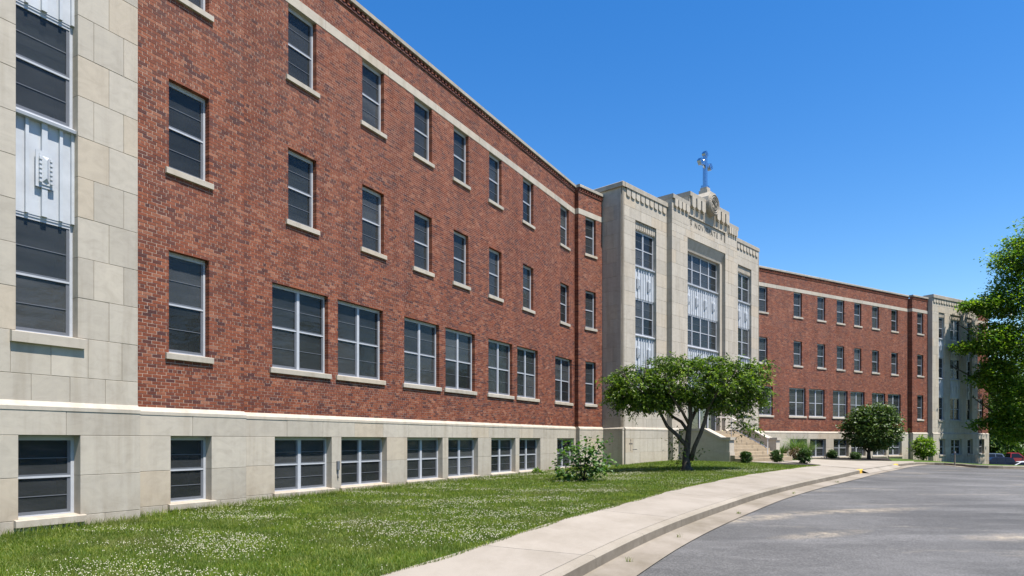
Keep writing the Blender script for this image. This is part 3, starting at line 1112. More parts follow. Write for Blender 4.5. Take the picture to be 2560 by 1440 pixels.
cr.box(MC + .115, MC + .56, yc - .08, yc + .08, 16.14, 16.36)
cross = obj('cross', cr, M['metal'], building, place(TW), TW.rz)
def trefoil(cx_, cz_):
    m = MB()
    for dx, dz in ((-1, 0), (1, 0), (0, 1), (0, -1)):
        b = [(cx_ + dx * .10 + .105 * math.cos(a), cz_ + dz * .10 + .105 * math.sin(a)) for a in np.linspace(0, 2 * math.pi, 12, endpoint=False)]
        m.slab(b, yc - .11, yc + .11)
    return m
for cx_, cz_ in ((MC - .58, 16.25), (MC + .58, 16.25), (MC, 16.83)):
    obj('trefoil', trefoil(cx_, cz_), M['metal'], cross)
hal = MB()
hal.tube([(MC + .27 * math.cos(a), yc, 16.25 + .27 * math.sin(a)) for a in np.linspace(0, 2 * math.pi, 25)], .04, 6, False)
obj('halo', hal, M['metal'], cross)

# entrance: door screen in the deep reveal, lanterns, cornerstone cross
ent = MB()
ew = inr - inl
for x in np.linspace(inl, inr, 5):
    ent.box(x - .05, x + .05, -O2 + .48, -O2 + .58, .50, 3.70)
ent.box(inl, inr, -O2 + .485, -O2 + .575, 2.78, 2.88)
ent.box(inl, inr, -O2 + .485, -O2 + .575, 3.60, 3.70)
es = obj('entrance_screen', ent, M['alu'], building, place(TW), TW.rz)
for i in range(4):
    a = inl + ew * i / 4 + .05
    b = inl + ew * (i + 1) / 4 - .05
    obj('door' if i in (1, 2) else 'side_light', MB().box(a, b, -O2 + .52, -O2 + .56, .52, 2.78), M['glass'], es)
    obj('transom_light', MB().box(a, b, -O2 + .52, -O2 + .56, 2.88, 3.60), M['glass'], es)
for i in (1, 2):
    x = inl + ew * (.5 - .04 if i == 1 else .5 + .04)
    obj('door_handle', MB().tube([(x, -O2 + .44, 1.2), (x, -O2 + .44, 1.7)], .018, 6), M['metal'], es)
for t in (7.1, 13.5):
    lb = MB().box(t - .17, t + .17, -O2 - .05, -O2 + .0, 2.0, 2.75)
    lb.box(t - .12, t + .12, -O2 - .24, -O2 - .05, 2.08, 2.62)
    lb.prism([(-O2 - .28, 2.62), (-O2 - .15, 2.80), (-O2 - .05, 2.80), (-O2 - .05, 2.62)], t - .16, t + .16)
    obj('wall_lantern', lb, M['bronze'], building, place(TW), TW.rz)
cs = MB()
cxs, y_ = 2.66, -O1 - .0775
cs.box(cxs - .011, cxs + .011, y_ - .004, y_ + .01, -.55, -.02)
cs.box(cxs - .11, cxs + .11, y_ - .004, y_ + .01, -.20, -.175)
for dx, dz in ((-.11, -.187), (.11, -.187), (0, 0)):
    cs.box(cxs + dx - .03, cxs + dx + .03, y_ - .005, y_ + .01, dz - .03, dz + .03)
for i in range(6):
    cs.box(cxs + .18 + i * .07, cxs + .22 + i * .07, y_ - .003, y_ + .01, -.50, -.46)
obj('cornerstone_cross', cs, M['bronze'], building, place(TW), TW.rz)
ob = MB().box(3.01, 3.10, -.075 - .05, -.07, -.82, -.58)
ob.tube([(3.055, -.10, -.82), (3.05, -.10, -.98), (3.07, -.10, -1.05)], .015, 6)
obj('outlet_box', ob, M['sash'], building, place(LW), LW.rz)

# flat roofs (dark felt behind the parapets), so that no light falls into the walls
for fr, a, b, o_, zt in ((LW, -11.1, -3.0, .6, 12.2), (LW, -3.1, 21, .0, 12.1), (RW, -20, 5, .0, 12.1), (RW, 5, 16, .3, 12.1), (TW, 2.2, 18.4, 1.0, 12.4), (TW, 0.2, 20.5, -.2, 12.1)):
    obj('roof', MB().box(a, b, -o_ + .1, -o_ + 12, zt - .2, zt), M['room'], building, place(fr), fr.rz)
ew_ = MB().box(15.60, 15.85, -OB + .42, -OB + 12, -3.2, 12.36)
obj('end_wall', ew_, M['brick'], building, place(RW), RW.rz)

# ---- front steps
steps = obj('front_steps', MB().box(7.60, 12.95, -2.4, -O2 - .08, -1.9, .40), M['joint'], building, place(TW), TW.rz)
for k in range(10):
    of = 5.10 - .31 * k
    a, b = (6.95, 13.95) if k < 2 else (7.56, 12.98)
    z1 = -1.13 + .165 * (k + 1)
    back = of - .40 if k < 9 else .9
    obj('step', MB().box(a, b, -of, -back, z1 - (.9 if k < 2 else .165) - .002, z1, .006), M['stepstone'], steps)
for t0, t1 in ((6.90, 7.53), (13.0, 13.63)):
    w_ = MB().slab([(0, 0), (0, 0), (0, 0)], 0, 0) if False else MB()
    prof = [(-1.6, -2.0), (-1.6, .48), (-3.05, .48), (-4.05, .0), (-4.50, .0), (-4.50, -2.0)]
    w_.prism(prof, t0 + .05, t1 - .05)
    cw_ = obj('cheek_wall', w_, M['stone'], building, place(TW), TW.rz)
    top = [(-1.6, .483), (-1.6, .62), (-3.08, .62), (-4.06, .14), (-4.57, .14), (-4.57, .003), (-4.05, .003), (-3.05, .483)]
    obj('coping_stone', MB().prism(top, t0, t1), M['stone'], cw_)
    obj('plinth_block', MB().box(t0 + .02, t1 - .02, -4.53, -3.6, -2.0, -.62), M['stone'], cw_)

# ------------------------------------------------------------------ bricks and blocks: the 300 that show largest as pieces, the rest joined wall by wall
def joined(items, name, mat):
    walls = {}
    for it in items:
        walls.setdefault(it[1], []).append(it)
    for w, its in walls.items():
        a = np.array([i[2:8] for i in its])
        n = len(a)
        x0, x1, y0, y1, z0, z1 = a.T
        ch = .004 if name == 'stonework' else 0.0
        if ch:
            V = np.stack([np.stack(c, -1) for c in (
                (x0 + ch, y0, z0 + ch), (x1 - ch, y0, z0 + ch), (x1 - ch, y0, z1 - ch), (x0 + ch, y0, z1 - ch),
                (x0, y0 + ch, z0), (x1, y0 + ch, z0), (x1, y0 + ch, z1), (x0, y0 + ch, z1),
                (x0, y1, z0), (x1, y1, z0), (x1, y1, z1), (x0, y1, z1))], 1).reshape(-1, 3)
            q = np.array([(0, 1, 2, 3)] + [(i, 4 + i, 4 + (i + 1) % 4, (i + 1) % 4) for i in range(4)] + [(4 + i, 8 + i, 8 + (i + 1) % 4, 4 + (i + 1) % 4) for i in range(4)])
            k = 12
        else:
            V = np.stack([np.stack(c, -1) for c in (
                (x0, y0, z0), (x1, y0, z0), (x1, y0, z1), (x0, y0, z1), (x0, y1, z0), (x1, y1, z0), (x1, y1, z1), (x0, y1, z1))], 1).reshape(-1, 3)
            q = np.array([(0, 1, 2, 3)] + [(i, 4 + i, 4 + (i + 1) % 4, (i + 1) % 4) for i in range(4)])
            k = 8
        Fc = (q[None] + (np.arange(n) * k)[:, None, None]).reshape(-1, 4)
        link(name, np_mesh(name, V, Fc, mat), w, kind='stuff')

single = sorted((b for b in BRICKS if b[9] and b[0] > 0), key=lambda b: -b[0])[:300]
chosen = {id(b) for b in single}
BMESH = {}
for b in single:
    w, d, h = b[3] - b[2], b[5] - b[4], b[7] - b[6]
    key = b[8]
    if key not in BMESH:
        BMESH[key] = MB().box(-w / 2, w / 2, 0, .2, -h / 2, h / 2, .002).mesh('brick', M['brick'])
    link('brick', BMESH[key], b[1], ((b[2] + b[3]) / 2, b[4], (b[6] + b[7]) / 2))
joined([b for b in BRICKS if id(b) not in chosen], 'brickwork', M['brick'])
single = sorted((b for b in BLOCKS if b[0] > 0), key=lambda b: -b[0])[:300]
chosen = {id(b) for b in single}
for b in single:
    w, d, h = b[3] - b[2], b[5] - b[4], b[7] - b[6]
    link('stone_block', MB().box(-w / 2, w / 2, 0, d, -h / 2, h / 2, .004).mesh('stone_block', M['stone']), b[1], ((b[2] + b[3]) / 2, b[4], (b[6] + b[7]) / 2))
joined([b for b in BLOCKS if id(b) not in chosen], 'stonework', M['stone'])

# ------------------------------------------------------------------ ground, road, pavement
def catmull(pts, n):
    pts = [np.array(p[:2], float) for p in pts]
    d = [0.0]
    for a, b in zip(pts, pts[1:]):
        d.append(d[-1] + np.linalg.norm(b - a))
    out = []
    for s in np.linspace(0, d[-1], n):
        i = min(max(int(np.searchsorted(d, s)) - 1, 0), len(pts) - 2)
        u = (s - d[i]) / (d[i + 1] - d[i])
        p0, p1, p2, p3 = pts[max(i - 1, 0)], pts[i], pts[i + 1], pts[min(i + 2, len(pts) - 1)]
        m1, m2 = (p2 - p0) / 2, (p3 - p1) / 2
        h = d[i + 1] - d[i]
        m1 = m1 / max(np.linalg.norm(m1), 1e-6) * h * .9
        m2 = m2 / max(np.linalg.norm(m2), 1e-6) * h * .9
        out.append((2 * u ** 3 - 3 * u ** 2 + 1) * p1 + (u ** 3 - 2 * u ** 2 + u) * m1 + (-2 * u ** 3 + 3 * u ** 2) * p2 + (u ** 3 - u ** 2) * m2)
    return np.array(out)

def px_line(pts, dz=0.0):
    return [tuple(ground_at(a, b, dz))[:2] for a, b in pts]

KH = .15
inner_pts = px_line([(960, 1440), (1200, 1367), (1390, 1305), (1560, 1260), (1700, 1222), (1850, 1191), (1965, 1174), (2052, 1164.5)])
outer_pts = px_line([(1400, 1440), (1490, 1393), (1600, 1340), (1700, 1299), (1800, 1264), (1900, 1232), (2000, 1207), (2100, 1186), (2158, 1174)])
def extend_back(p, d):
    a, b = np.array(p[0]), np.array(p[1])
    q = a + (a - b) / np.linalg.norm(a - b) * d
    return [tuple(q)] + p
inner_pts, outer_pts = extend_back(inner_pts, 9.0), extend_back(outer_pts, 9.0)
NS = 121
inner, outer = catmull(inner_pts, NS), catmull(outer_pts, NS)
# far kerb, past the dropped crossing
far_pts = px_line([(2236, 1161.5), (2285, 1156.5), (2340, 1156.5), (2400, 1159.5), (2470, 1164)])
far_pts.append((far_pts[-1][0] + 6, far_pts[-1][1] + 2.0))
far = catmull(far_pts, 50)

def offset(line, d):
    t = np.gradient(line, axis=0)
    t /= np.linalg.norm(t, axis=1)[:, None]
    return line + np.stack([t[:, 1], -t[:, 0]], 1) * d

gap_ramp = catmull([tuple(outer[-2]), tuple(outer[-1]), tuple(far[0]), tuple(far[1])], 24)
kerb_all = np.concatenate([outer, gap_ramp[2:-2], far])
gut_in, gut_out = kerb_all, offset(kerb_all, .62)

def strip_mesh(name, a, b, dza, dzb, mat, **props):
    n = len(a)
    V = np.concatenate([np.column_stack([a, g(a[:, 0], a[:, 1]) + dza]), np.column_stack([b, g(b[:, 0], b[:, 1]) + dzb])])
    Fc = np.array([(i, n + i, n + i + 1, i + 1) for i in range(n - 1)])
    return link(name, np_mesh(name, V, Fc, mat), **props)

def inside(poly, x, y):
    res = np.zeros(np.shape(x), bool)
    n = len(poly)
    for i in range(n):
        x0, y0 = poly[i]
        x1, y1 = poly[(i + 1) % n]
        c = (y0 > y) != (y1 > y)
        with np.errstate(divide='ignore', invalid='ignore'):
            xi = (x1 - x0) * (y - y0) / (y1 - y0 + 1e-12) + x0
        res ^= c & (x < xi)
    return res

road_poly = np.concatenate([offset(kerb_all, -.38), [(58, 70), (100, 100), (120, 40), (60, -30), (20, -40), (-6, -14)]])

def axis(lo, hi, fa, fb, fine):
    a = list(np.arange(fa, fb + 1e-6, fine))
    st, v = fine, fb
    while v < hi:
        st *= 1.35
        v += st
        a.append(min(v, hi))
    st, v = fine, fa
    while v > lo:
        st *= 1.35
        v -= st
        a.insert(0, max(v, lo))
    return np.array(sorted(set(a)))
gx, gy = axis(-3000, 3000, -14, 48, .32), axis(-2000, 4000, 1, 68, .32)
GX, GY = np.meshgrid(gx, gy, indexing='ij')
GZ = np.empty_like(GX)
for i in range(len(gx)):
    GZ[i] = g(GX[i], GY[i])
GZ = np.where(inside(road_poly, GX, GY), GZ - .45, GZ)
nx_, ny_ = GX.shape
idx = np.arange(nx_ * ny_).reshape(nx_, ny_)
Fg = np.stack([idx[:-1, :-1], idx[1:, :-1], idx[1:, 1:], idx[:-1, 1:]], -1).reshape(-1, 4)
gm = np_mesh('lawn', np.stack([GX, GY, GZ], -1).reshape(-1, 3), Fg, M['ground'])
gm.polygons.foreach_set('use_smooth', [True] * len(gm.polygons))
link('lawn', gm, kind='structure')

def drape(name, poly, dz, mat, edge=.8, kind='structure', skirt=0.0):
    bm = bmesh.new()
    vs = [bm.verts.new((p[0], p[1], 0)) for p in poly]
    f = bm.faces.new(vs)
    bmesh.ops.triangulate(bm, faces=[f])
    for _ in range(9):
        le = [e for e in bm.edges if e.calc_length() > edge * (1 + (e.verts[0].co.length / 22.0) ** 1.3)]
        if not le:
            break
        bmesh.ops.subdivide_edges(bm, edges=le, cuts=1)
        bmesh.ops.triangulate(bm, faces=[q for q in bm.faces if len(q.verts) > 3])
    bmesh.ops.recalc_face_normals(bm, faces=bm.faces)
    xy = np.array([v.co[:2] for v in bm.verts])
    z = g(xy[:, 0], xy[:, 1]) + dz
    for v, q in zip(bm.verts, z):
        v.co.z = q
    if skirt:
        r = bmesh.ops.extrude_edge_only(bm, edges=[e for e in bm.edges if e.is_boundary])
        for v in (x for x in r['geom'] if isinstance(x, bmesh.types.BMVert)):
            v.co.z -= skirt
    me = bpy.data.meshes.new(name)
    bm.to_mesh(me)
    bm.free()
    if me.polygons and sum(p.normal.z for p in me.polygons) < 0:
        me.flip_normals()
    me.materials.append(mat)
    o = link(name, me)
    if kind:
        o['kind'] = kind
    return o

road = drape('road', np.concatenate([offset(kerb_all, .45), [(58, 70), (90, 95), (110, 40), (58, -26), (20, -34), (-4, -12)]]), -KH - .012, M['asphalt'], 1.1)
drape('parking_lot', [(50, 66), (60, 66), (120, 66), (120, 118), (62, 118), (52, 80)], -KH - .008, M['asphalt'], 3.0)
strip_mesh('gutter', gut_in, gut_out, -KH, -KH + .006, M['gutter'], kind='structure')

# pavement: concrete slabs with expansion joints, and the kerb along it, both in lengths
pave = strip_mesh('pavement', inner, outer, -.03, -.03, M['joint'], kind='structure')
kt = offset(outer, -.17)
def piece(name, a, b, top_a, top_b, bot, mat, parent, lip=.0):
    """a length of slab between two lines, with sides"""
    n = len(a)
    za, zb = g(a[:, 0], a[:, 1]), g(b[:, 0], b[:, 1])
    rows = [np.column_stack([a, za + bot]), np.column_stack([a, za + top_a]), np.column_stack([b, zb + top_b])]
    if lip:
        lb = b + (b - a) / np.linalg.norm(b - a, axis=1)[:, None] * lip
        rows[2] = np.column_stack([b, zb + top_b])
        rows.append(np.column_stack([lb, zb + top_b - lip]))
        rows.append(np.column_stack([lb, zb + bot]))
    else:
        rows.append(np.column_stack([b, zb + bot]))
    V = np.concatenate(rows)
    k = len(rows)
    Fc = [(r * n + i, (r + 1) * n + i, (r + 1) * n + i + 1, r * n + i + 1) for r in range(k - 1) for i in range(n - 1)]
    me = MB()
    me.v, me.f = [tuple(v) for v in V], Fc + [tuple(r * n for r in range(k)), tuple(r * n + n - 1 for r in range(k - 1, -1, -1))]
    return obj(name, me, mat, parent)

def subline(line, s0, s1, n=5):
    idx_ = np.linspace(s0, s1, n)
    i = np.clip(np.floor(idx_).astype(int), 0, len(line) - 2)
    u = (idx_ - i)[:, None]
    return line[i] * (1 - u) + line[i + 1] * u
seg = np.concatenate([[0], np.cumsum(np.linalg.norm(np.diff(outer, axis=0), axis=1))])
def at_len(s):
    return float(np.interp(s, seg, np.arange(NS)))
j0 = np.argmin(np.linalg.norm(outer - np.array(ground_at(1488, 1393))[:2], axis=1))
first = seg[j0] % 4.6
cuts = [0.0] + list(np.arange(first, seg[-1], 4.6)) + [seg[-1]]
for a, b in zip(cuts, cuts[1:]):
    if b - a < .3:
        continue
    i0, i1 = at_len(a + .007), at_len(b - .007)
    n = max(3, int((b - a) / .5))
    piece('pavement_slab', subline(inner, i0, i1, n), subline(offset(outer, -.185), i0, i1, n), .018, .018, -.2, M['walk'], pave)
kerb = strip_mesh('kerb', kt, outer, -.25, -.25, M['joint'], kind='structure')
cuts = [0.0] + list(np.arange(first, seg[-1], 2.3)) + [seg[-1]]
for a, b in zip(cuts, cuts[1:]):
    if b - a < .3:
        continue
    i0, i1 = at_len(a + .004), at_len(b - .004)
    n = max(3, int((b - a) / .4))
    last = b > seg[-1] - .1
    piece('kerb_stone', subline(kt, i0, i1, n), subline(offset(outer, -.03), i0, i1, n), .018, .016, -.3, M['yellow'] if last and b - a < 1.2 else M['kerb'], kerb, .03)
sf = np.concatenate([[0], np.cumsum(np.linalg.norm(np.diff(far, axis=0), axis=1))])
fk_in = offset(far, -.16)
cuts = [0.0, 1.3] + list(np.arange(3.6, sf[-1], 2.3)) + [sf[-1]]
for a, b in zip(cuts, cuts[1:]):
    i0, i1 = float(np.interp(a + .004, sf, np.arange(len(far)))), float(np.interp(b - .004, sf, np.arange(len(far))))
    if i1 - i0 < .1:
        continue
    piece('kerb_stone', subline(fk_in, i0, i1, 4), subline(offset(far, -.03), i0, i1, 4), .014, .012, -.3, M['yellow'] if a == 0 else M['kerb'], kerb, .03)

# walkway from the steps to the crossing
tip = np.array(inner[-1])
P = lambda t, o_: np.array(TW.at(t, o_))[:2]
walk_poly = [tuple(P(7.6, 5.0)), tuple(P(8.2, 6.1)), tuple(P(10.0, 6.9))] + px_line([(1935, 1152.5), (2000, 1157), (2046, 1162.5)]) + [tuple(tip)] + \
    [tuple(q) for q in outer[-1:]] + [tuple(q) for q in gap_ramp[2:-2:3]] + [tuple(offset(far, -.16)[0]), tuple(offset(far, -.16)[6]), tuple(offset(far, -.16)[14])] + \
    px_line([(2285, 1153.5), (2230, 1153.2), (2150, 1152.6), (2090, 1151), (2035, 1148)]) + [tuple(P(15.6, 4.6)), tuple(P(14.0, 3.6)), tuple(P(13.8, 2.2)), tuple(P(12.8, 2.2)), tuple(P(12.8, 5.0))]
walkway = drape('walkway', walk_poly, .022, M['walk'], .7, skirt=.12)
yl = np.concatenate([outer[-2:], gap_ramp[2:-2], far[:2]])
strip_mesh('dropped_kerb', offset(yl, -.12), offset(yl, .30), .024, -KH + .012, M['walk'], kind='structure')

# mulch beds
bed1 = [tuple(P(7.4, 5.15)), tuple(P(8.1, 6.15)), tuple(P(9.9, 6.95))] + px_line([(1935, 1153), (2000, 1157.4), (2052, 1163.5), (2030, 1165), (1960, 1162.5), (1890, 1157.5), (1850, 1154.5)])
drape('mulch_bed', bed1, .03, M['mulch'], .6)
bed2 = [tuple(RW.at(-14.5, .3))[:2], tuple(RW.at(-1.0, .3))[:2]] + px_line([(2230, 1152.2), (2150, 1151.6), (2090, 1150), (2035, 1147)])
drape('mulch_bed', bed2, .024, M['mulch'], .8)

# ------------------------------------------------------------------ grass blades and clover
lawn_poly = np.concatenate([inner[::3], [tuple(P(9.0, 7.2)), tuple(P(6.7, 4.9)), tuple(P(6.5, 1.62)), tuple(P(2.0, 1.3)), tuple(P(0.0, .1))],
                            [tuple(LW.at(LEND, .1))[:2], tuple(LW.at(-.3, .1))[:2], tuple(LW.at(-.3, .46))[:2], tuple(LW.at(-3.0, .46))[:2], tuple(LW.at(-3.06, .84))[:2], tuple(LW.at(-10, .84))[:2], (-12, -4), (-6, -6)]])

def scatter(n, near, far_, x0, x1):
    """random points on the lawn, thicker where the camera stands near"""
    y = near + (far_ - near) * rng.random(n)
    x = x0 + (x1 - x0) * rng.random(n)
    m = inside(lawn_poly, x, y) & ~inside(np.array(bed1), x, y)
    u = x / np.maximum(y, .1)
    m &= (u > -.80) & (u < .62)
    return x[m], y[m]

def blades(x, y, h, w, lean):
    n = len(x)
    z = g(x, y)
    a = rng.random(n) * 2 * np.pi
    hh = h * (.55 + .8 * rng.random(n))
    ww = w * (.7 + .6 * rng.random(n))
    dx, dy = np.cos(a), np.sin(a)
    b = rng.random(n) * 2 * np.pi
    lx, ly = np.cos(b) * hh * lean * rng.random(n), np.sin(b) * hh * lean * rng.random(n)
    p0 = np.stack([x - dx * ww / 2, y - dy * ww / 2, z - .01], -1)
    p1 = np.stack([x + dx * ww / 2, y + dy * ww / 2, z - .01], -1)
    p2 = np.stack([x + dx * ww * .35 + lx * .4, y + dy * ww * .35 + ly * .4, z + hh * .62], -1)
    p3 = np.stack([x - dx * ww * .35 + lx * .4, y - dy * ww * .35 + ly * .4, z + hh * .62], -1)
    p4 = np.stack([x + lx, y + ly, z + hh], -1)
    V = np.stack([p0, p1, p2, p3, p4], 1).reshape(-1, 3)
    o = (np.arange(n) * 5)[:, None]
    T = np.concatenate([o + np.array([[0, 1, 2]]), o + np.array([[0, 2, 3]]), o + np.array([[3, 2, 4]])])
    return V, T

parts = []
for n, ny, fy, x0, x1, h, w in ((230000, 5.5, 13, -9, 4, .060, .007), (170000, 13, 20, -9, 10, .058, .010), (110000, 20, 29, -6, 15, .055, .014), (70000, 29, 39, 0, 19, .055, .02)):
    x, y = scatter(n, ny, fy, x0, x1)
    parts.append(blades(x, y, h, w, 1.1))
# taller tufts along the foot of the wall
tq = rng.random(9000) * 31.0 - 10.5
oq = .08 + .45 * rng.random(9000) ** 2
fx = np.array([tuple(LW.at(a, (OP + .09 if a < -3.07 else OB + .09 if a < -.3 else .09) + b))[:2] for a, b in zip(tq, oq)])
mk = (tq < 19.9)
parts.append(blades(fx[mk, 0], fx[mk, 1], .13, .010, .8))
ed = subline(inner, 2, NS - 2, 5200)
tn = np.gradient(ed, axis=0)
tn /= np.linalg.norm(tn, axis=1)[:, None]
wob = .035 + .045 * np.sin(np.arange(5200) * .021) * np.sin(np.arange(5200) * .0057 + 1) + .05 * rng.random(5200)
e2 = ed + np.stack([tn[:, 1], -tn[:, 0]], 1) * wob[:, None]
parts.append(blades(e2[:, 0], e2[:, 1], .055, .011, 1.6))
for px_, py_ in ((1983, 1222), (1846, 1268), (1697, 1322), (2092, 1196), (1572, 1378)):
    c_ = np.array(ground_at(px_, py_))[:2]
    w_ = c_ + rng.standard_normal((12, 2)) * .025
    V_, T_ = blades(w_[:, 0], w_[:, 1], .06, .010, 1.3)
    V_[:, 2] -= KH - .01
    parts.append((V_, T_))
Vs, Ts, k = [], [], 0
for V, T in parts:
    Vs.append(V)
    Ts.append(T + k)
    k += len(V)
link('grass', np_mesh('grass', np.concatenate(Vs), np.concatenate(Ts), M['blade']), kind='stuff')

def fbm(x, y, s):
    v = 0
    for o_, a in ((1, .5), (2.1, .3), (4.3, .2)):
        v = v + a * np.sin(x * s * o_ + 1.7 * np.sin(y * s * o_ * .8 + o_)) * np.cos(y * s * o_ * 1.1 + 1.3 * np.sin(x * s * o_ * .7 + 2 * o_))
    return v
cx_, cy_ = [], []
for n, ny, fy, x0, x1 in ((30000, 5.5, 13, -9, 4), (32000, 13, 20, -9, 10), (26000, 20, 30, -6, 15)):
    x, y = scatter(n, ny, fy, x0, x1)
    m = fbm(x, y * 1.6, .75) + .20 * rng.standard_normal(len(x)) > .24
    cx_.append(x[m])
    cy_.append(y[m])
x, y = np.concatenate(cx_), np.concatenate(cy_)
n = len(x)
r = .0080 * (.7 + .6 * rng.random(n)) * (1 + np.maximum(0, y - 12) * .018)
zc_ = g(x, y) + .045 + .045 * rng.random(n)
oct_ = np.array([(1, 0, 0), (0, 1, 0), (-1, 0, 0), (0, -1, 0), (0, 0, 1), (0, 0, -.8)])
V = (np.stack([x, y, zc_], -1)[:, None, :] + oct_[None] * r[:, None, None]).reshape(-1, 3)
of = np.array([(0, 1, 4), (1, 2, 4), (2, 3, 4), (3, 0, 4), (1, 0, 5), (2, 1, 5), (3, 2, 5), (0, 3, 5)])
link('clover', np_mesh('clover', V, (of[None] + (np.arange(n) * 6)[:, None, None]).reshape(-1, 3), M['clover']), kind='stuff')

# ------------------------------------------------------------------ trees and shrubs
def leaf_cloud(centers, normals_bias, size, ratio, droop=.35, fold=.25):
    """a leaf (two folded quads' worth of triangles) at each centre"""
    n = len(centers)
    th = rng.random(n) * 2 * np.pi
    d = np.stack([np.cos(th), np.sin(th), -droop + .5 * rng.standard_normal(n)], -1) + normals_bias * .7
    d /= np.linalg.norm(d, axis=1)[:, None]
    up = np.stack([.45 * rng.standard_normal(n), .45 * rng.standard_normal(n), np.ones(n)], -1)
    s = np.cross(d, up)
    s /= np.linalg.norm(s, axis=1)[:, None] + 1e-9
    nn = np.cross(s, d)
    L = size * (.65 + .7 * rng.random(n))[:, None]
    W = L * ratio
    a = centers
    m1 = a + d * L * .45 + s * W * .5 + nn * W * fold
    m2 = a + d * L * .45 - s * W * .5 + nn * W * fold
    tip_ = a + d * L
    V = np.stack([a, m1, tip_, m2], 1).reshape(-1, 3)
    o = (np.arange(n) * 4)[:, None]
    T = np.concatenate([o + np.array([[0, 1, 2]]), o + np.array([[0, 2, 3]])])
    return V, T

def branchy(mb, start, dirs, length, r0, depth, tips, spread=.7, lift=.1, rnd=random):
    for d in dirs:
        p = Vector(start)
        d = Vector(d).normalized()
        pts, rad = [p.copy()], [r0]
        for i in range(4):
            d = (d + Vector((rnd.uniform(-.18, .18), rnd.uniform(-.18, .18), rnd.uniform(-.08, .16) + lift))).normalized()
            p = p + d * length / 4
            pts.append(p.copy())
            rad.append(r0 * (1 - .14 * (i + 1)))
        mb.tube(pts, rad, 7)
        if depth > 0:
            kids = []
            for k in range(rnd.choice((2, 3))):
                kids.append(d + Vector((rnd.uniform(-spread, spread), rnd.uniform(-spread, spread), rnd.uniform(-.25, .45))))
            branchy(mb, p, kids, length * .72, rad[-1] * .75, depth - 1, tips, spread, lift, rnd)
        tips.append(p.copy())
        tips.append(pts[2])

def crown_points(n_clumps, per, shape, clump_r, rnd_shell=.55):
    """clumps spread through an ellipsoid-like crown, thicker near its skin"""
    c, rx, ry, rz_ = shape
    out = []
    v = rng.standard_normal((n_clumps, 3))
    v /= np.linalg.norm(v, axis=1)[:, None]
    rad = rnd_shell + (1 - rnd_shell) * rng.random(n_clumps) ** .6
    cen = np.array(c) + v * rad[:, None] * np.array([rx, ry, rz_])
    k = rng.poisson(per, n_clumps) + 3
    rep = np.repeat(np.arange(n_clumps), k)
    w = rng.standard_normal((len(rep), 3)) * np.array([1, 1, .6]) * clump_r * .55
    return cen[rep] + w, v[rep]

# small spreading tree in the lawn before the tower
B1 = ground_at(1716, 1177)
pxm = F / B1.y
def t1(px, py, dy=0.0):
    yy_ = B1.y + dy
    return Vector(((px - CX) / F * yy_, yy_, (CY - py) / F * yy_)) - B1
dog = thing('spreading_tree', 'small many-stemmed tree with a wide flat green crown in front of the stone tower', 'tree', B1)
tb = MB()
tb.tube([t1(1718, 1180), t1(1716, 1165), t1(1715, 1140), t1(1719, 1110), t1(1722, 1075), t1(1727, 1040), t1(1722, 1000), t1(1716, 960)], [.32, .19, .15, .13, .11, .09, .06, .04], 10)
tb.tube([t1(1714, 1112), t1(1690, 1085), t1(1668, 1066), t1(1655, 1040), t1(1648, 1020, -.3), t1(1630, 1000, -.5), t1(1600, 975, -.8)], [.10, .085, .075, .062, .052, .04, .025], 8)
tb.tube([t1(1727, 1150), t1(1736, 1118, -.2), t1(1752, 1082, -.3), t1(1763, 1050, -.4), t1(1770, 1020, -.5), t1(1790, 985, -.9), t1(1815, 960, -1.2)], [.11, .09, .085, .08, .07, .05, .03], 8)
tb.tube([t1(1718, 1075), t1(1704, 1055, .3), t1(1684, 1043, .7), t1(1662, 1022, 1.2), t1(1640, 990, 1.5)], [.08, .07, .06, .05, .03], 7)
tb.tube([t1(1724, 1060), t1(1738, 1030, .4), t1(1752, 1008, .8), t1(1780, 985, 1.4), t1(1820, 960, 1.8)], [.08, .07, .06, .05, .03], 7)
tb.tube([t1(1722, 1060), t1(1706, 1030, -.4), t1(1690, 1008, -.8), t1(1676, 985, -1.0)], [.07, .06, .05, .03], 7)
tips = []
for q in ((1720, 980, 0), (1600, 975, -.8), (1815, 960, -1.2), (1640, 990, 1.5), (1820, 960, 1.8), (1676, 985, -1)):
    branchy(tb, t1(*q), [Vector((random.uniform(-1, 1), random.uniform(-1, 1), random.uniform(.1, .5))) for _ in range(3)], .9, .03, 1, tips)
obj('trunk', tb, M['bark'], dog, smooth=True)
Cs, Ns = [], []
def sprays(n, cx0, cz0, rx, ry, rz_, per=13, shell=.45):
    """drooping sprays of leaves in one lobe of the crown (pixels give its middle, metres its radii)"""
    c = np.array(t1(cx0, cz0))
    v = rng.standard_normal((n, 3))
    v /= np.linalg.norm(v, axis=1)[:, None]
    rad = shell + (1 - shell) * rng.random(n) ** .7
    cen = c + v * rad[:, None] * np.array([rx, ry, rz_])
    dirs = v * np.array([1, 1, .15]) + .4 * rng.standard_normal((n, 3)) * np.array([1, 1, .3])
    dirs /= np.linalg.norm(dirs, axis=1)[:, None]
    for i in range(n):
        s_ = np.linspace(0, .42, per) * (.7 + .6 * rng.random())
        p = cen[i] + dirs[i] * s_[:, None]
        p[:, 2] -= (s_ ** 2) * .9
        p += rng.standard_normal(p.shape) * .03
        Cs.append(p)
        Ns.append(np.repeat(dirs[i][None], per, 0))
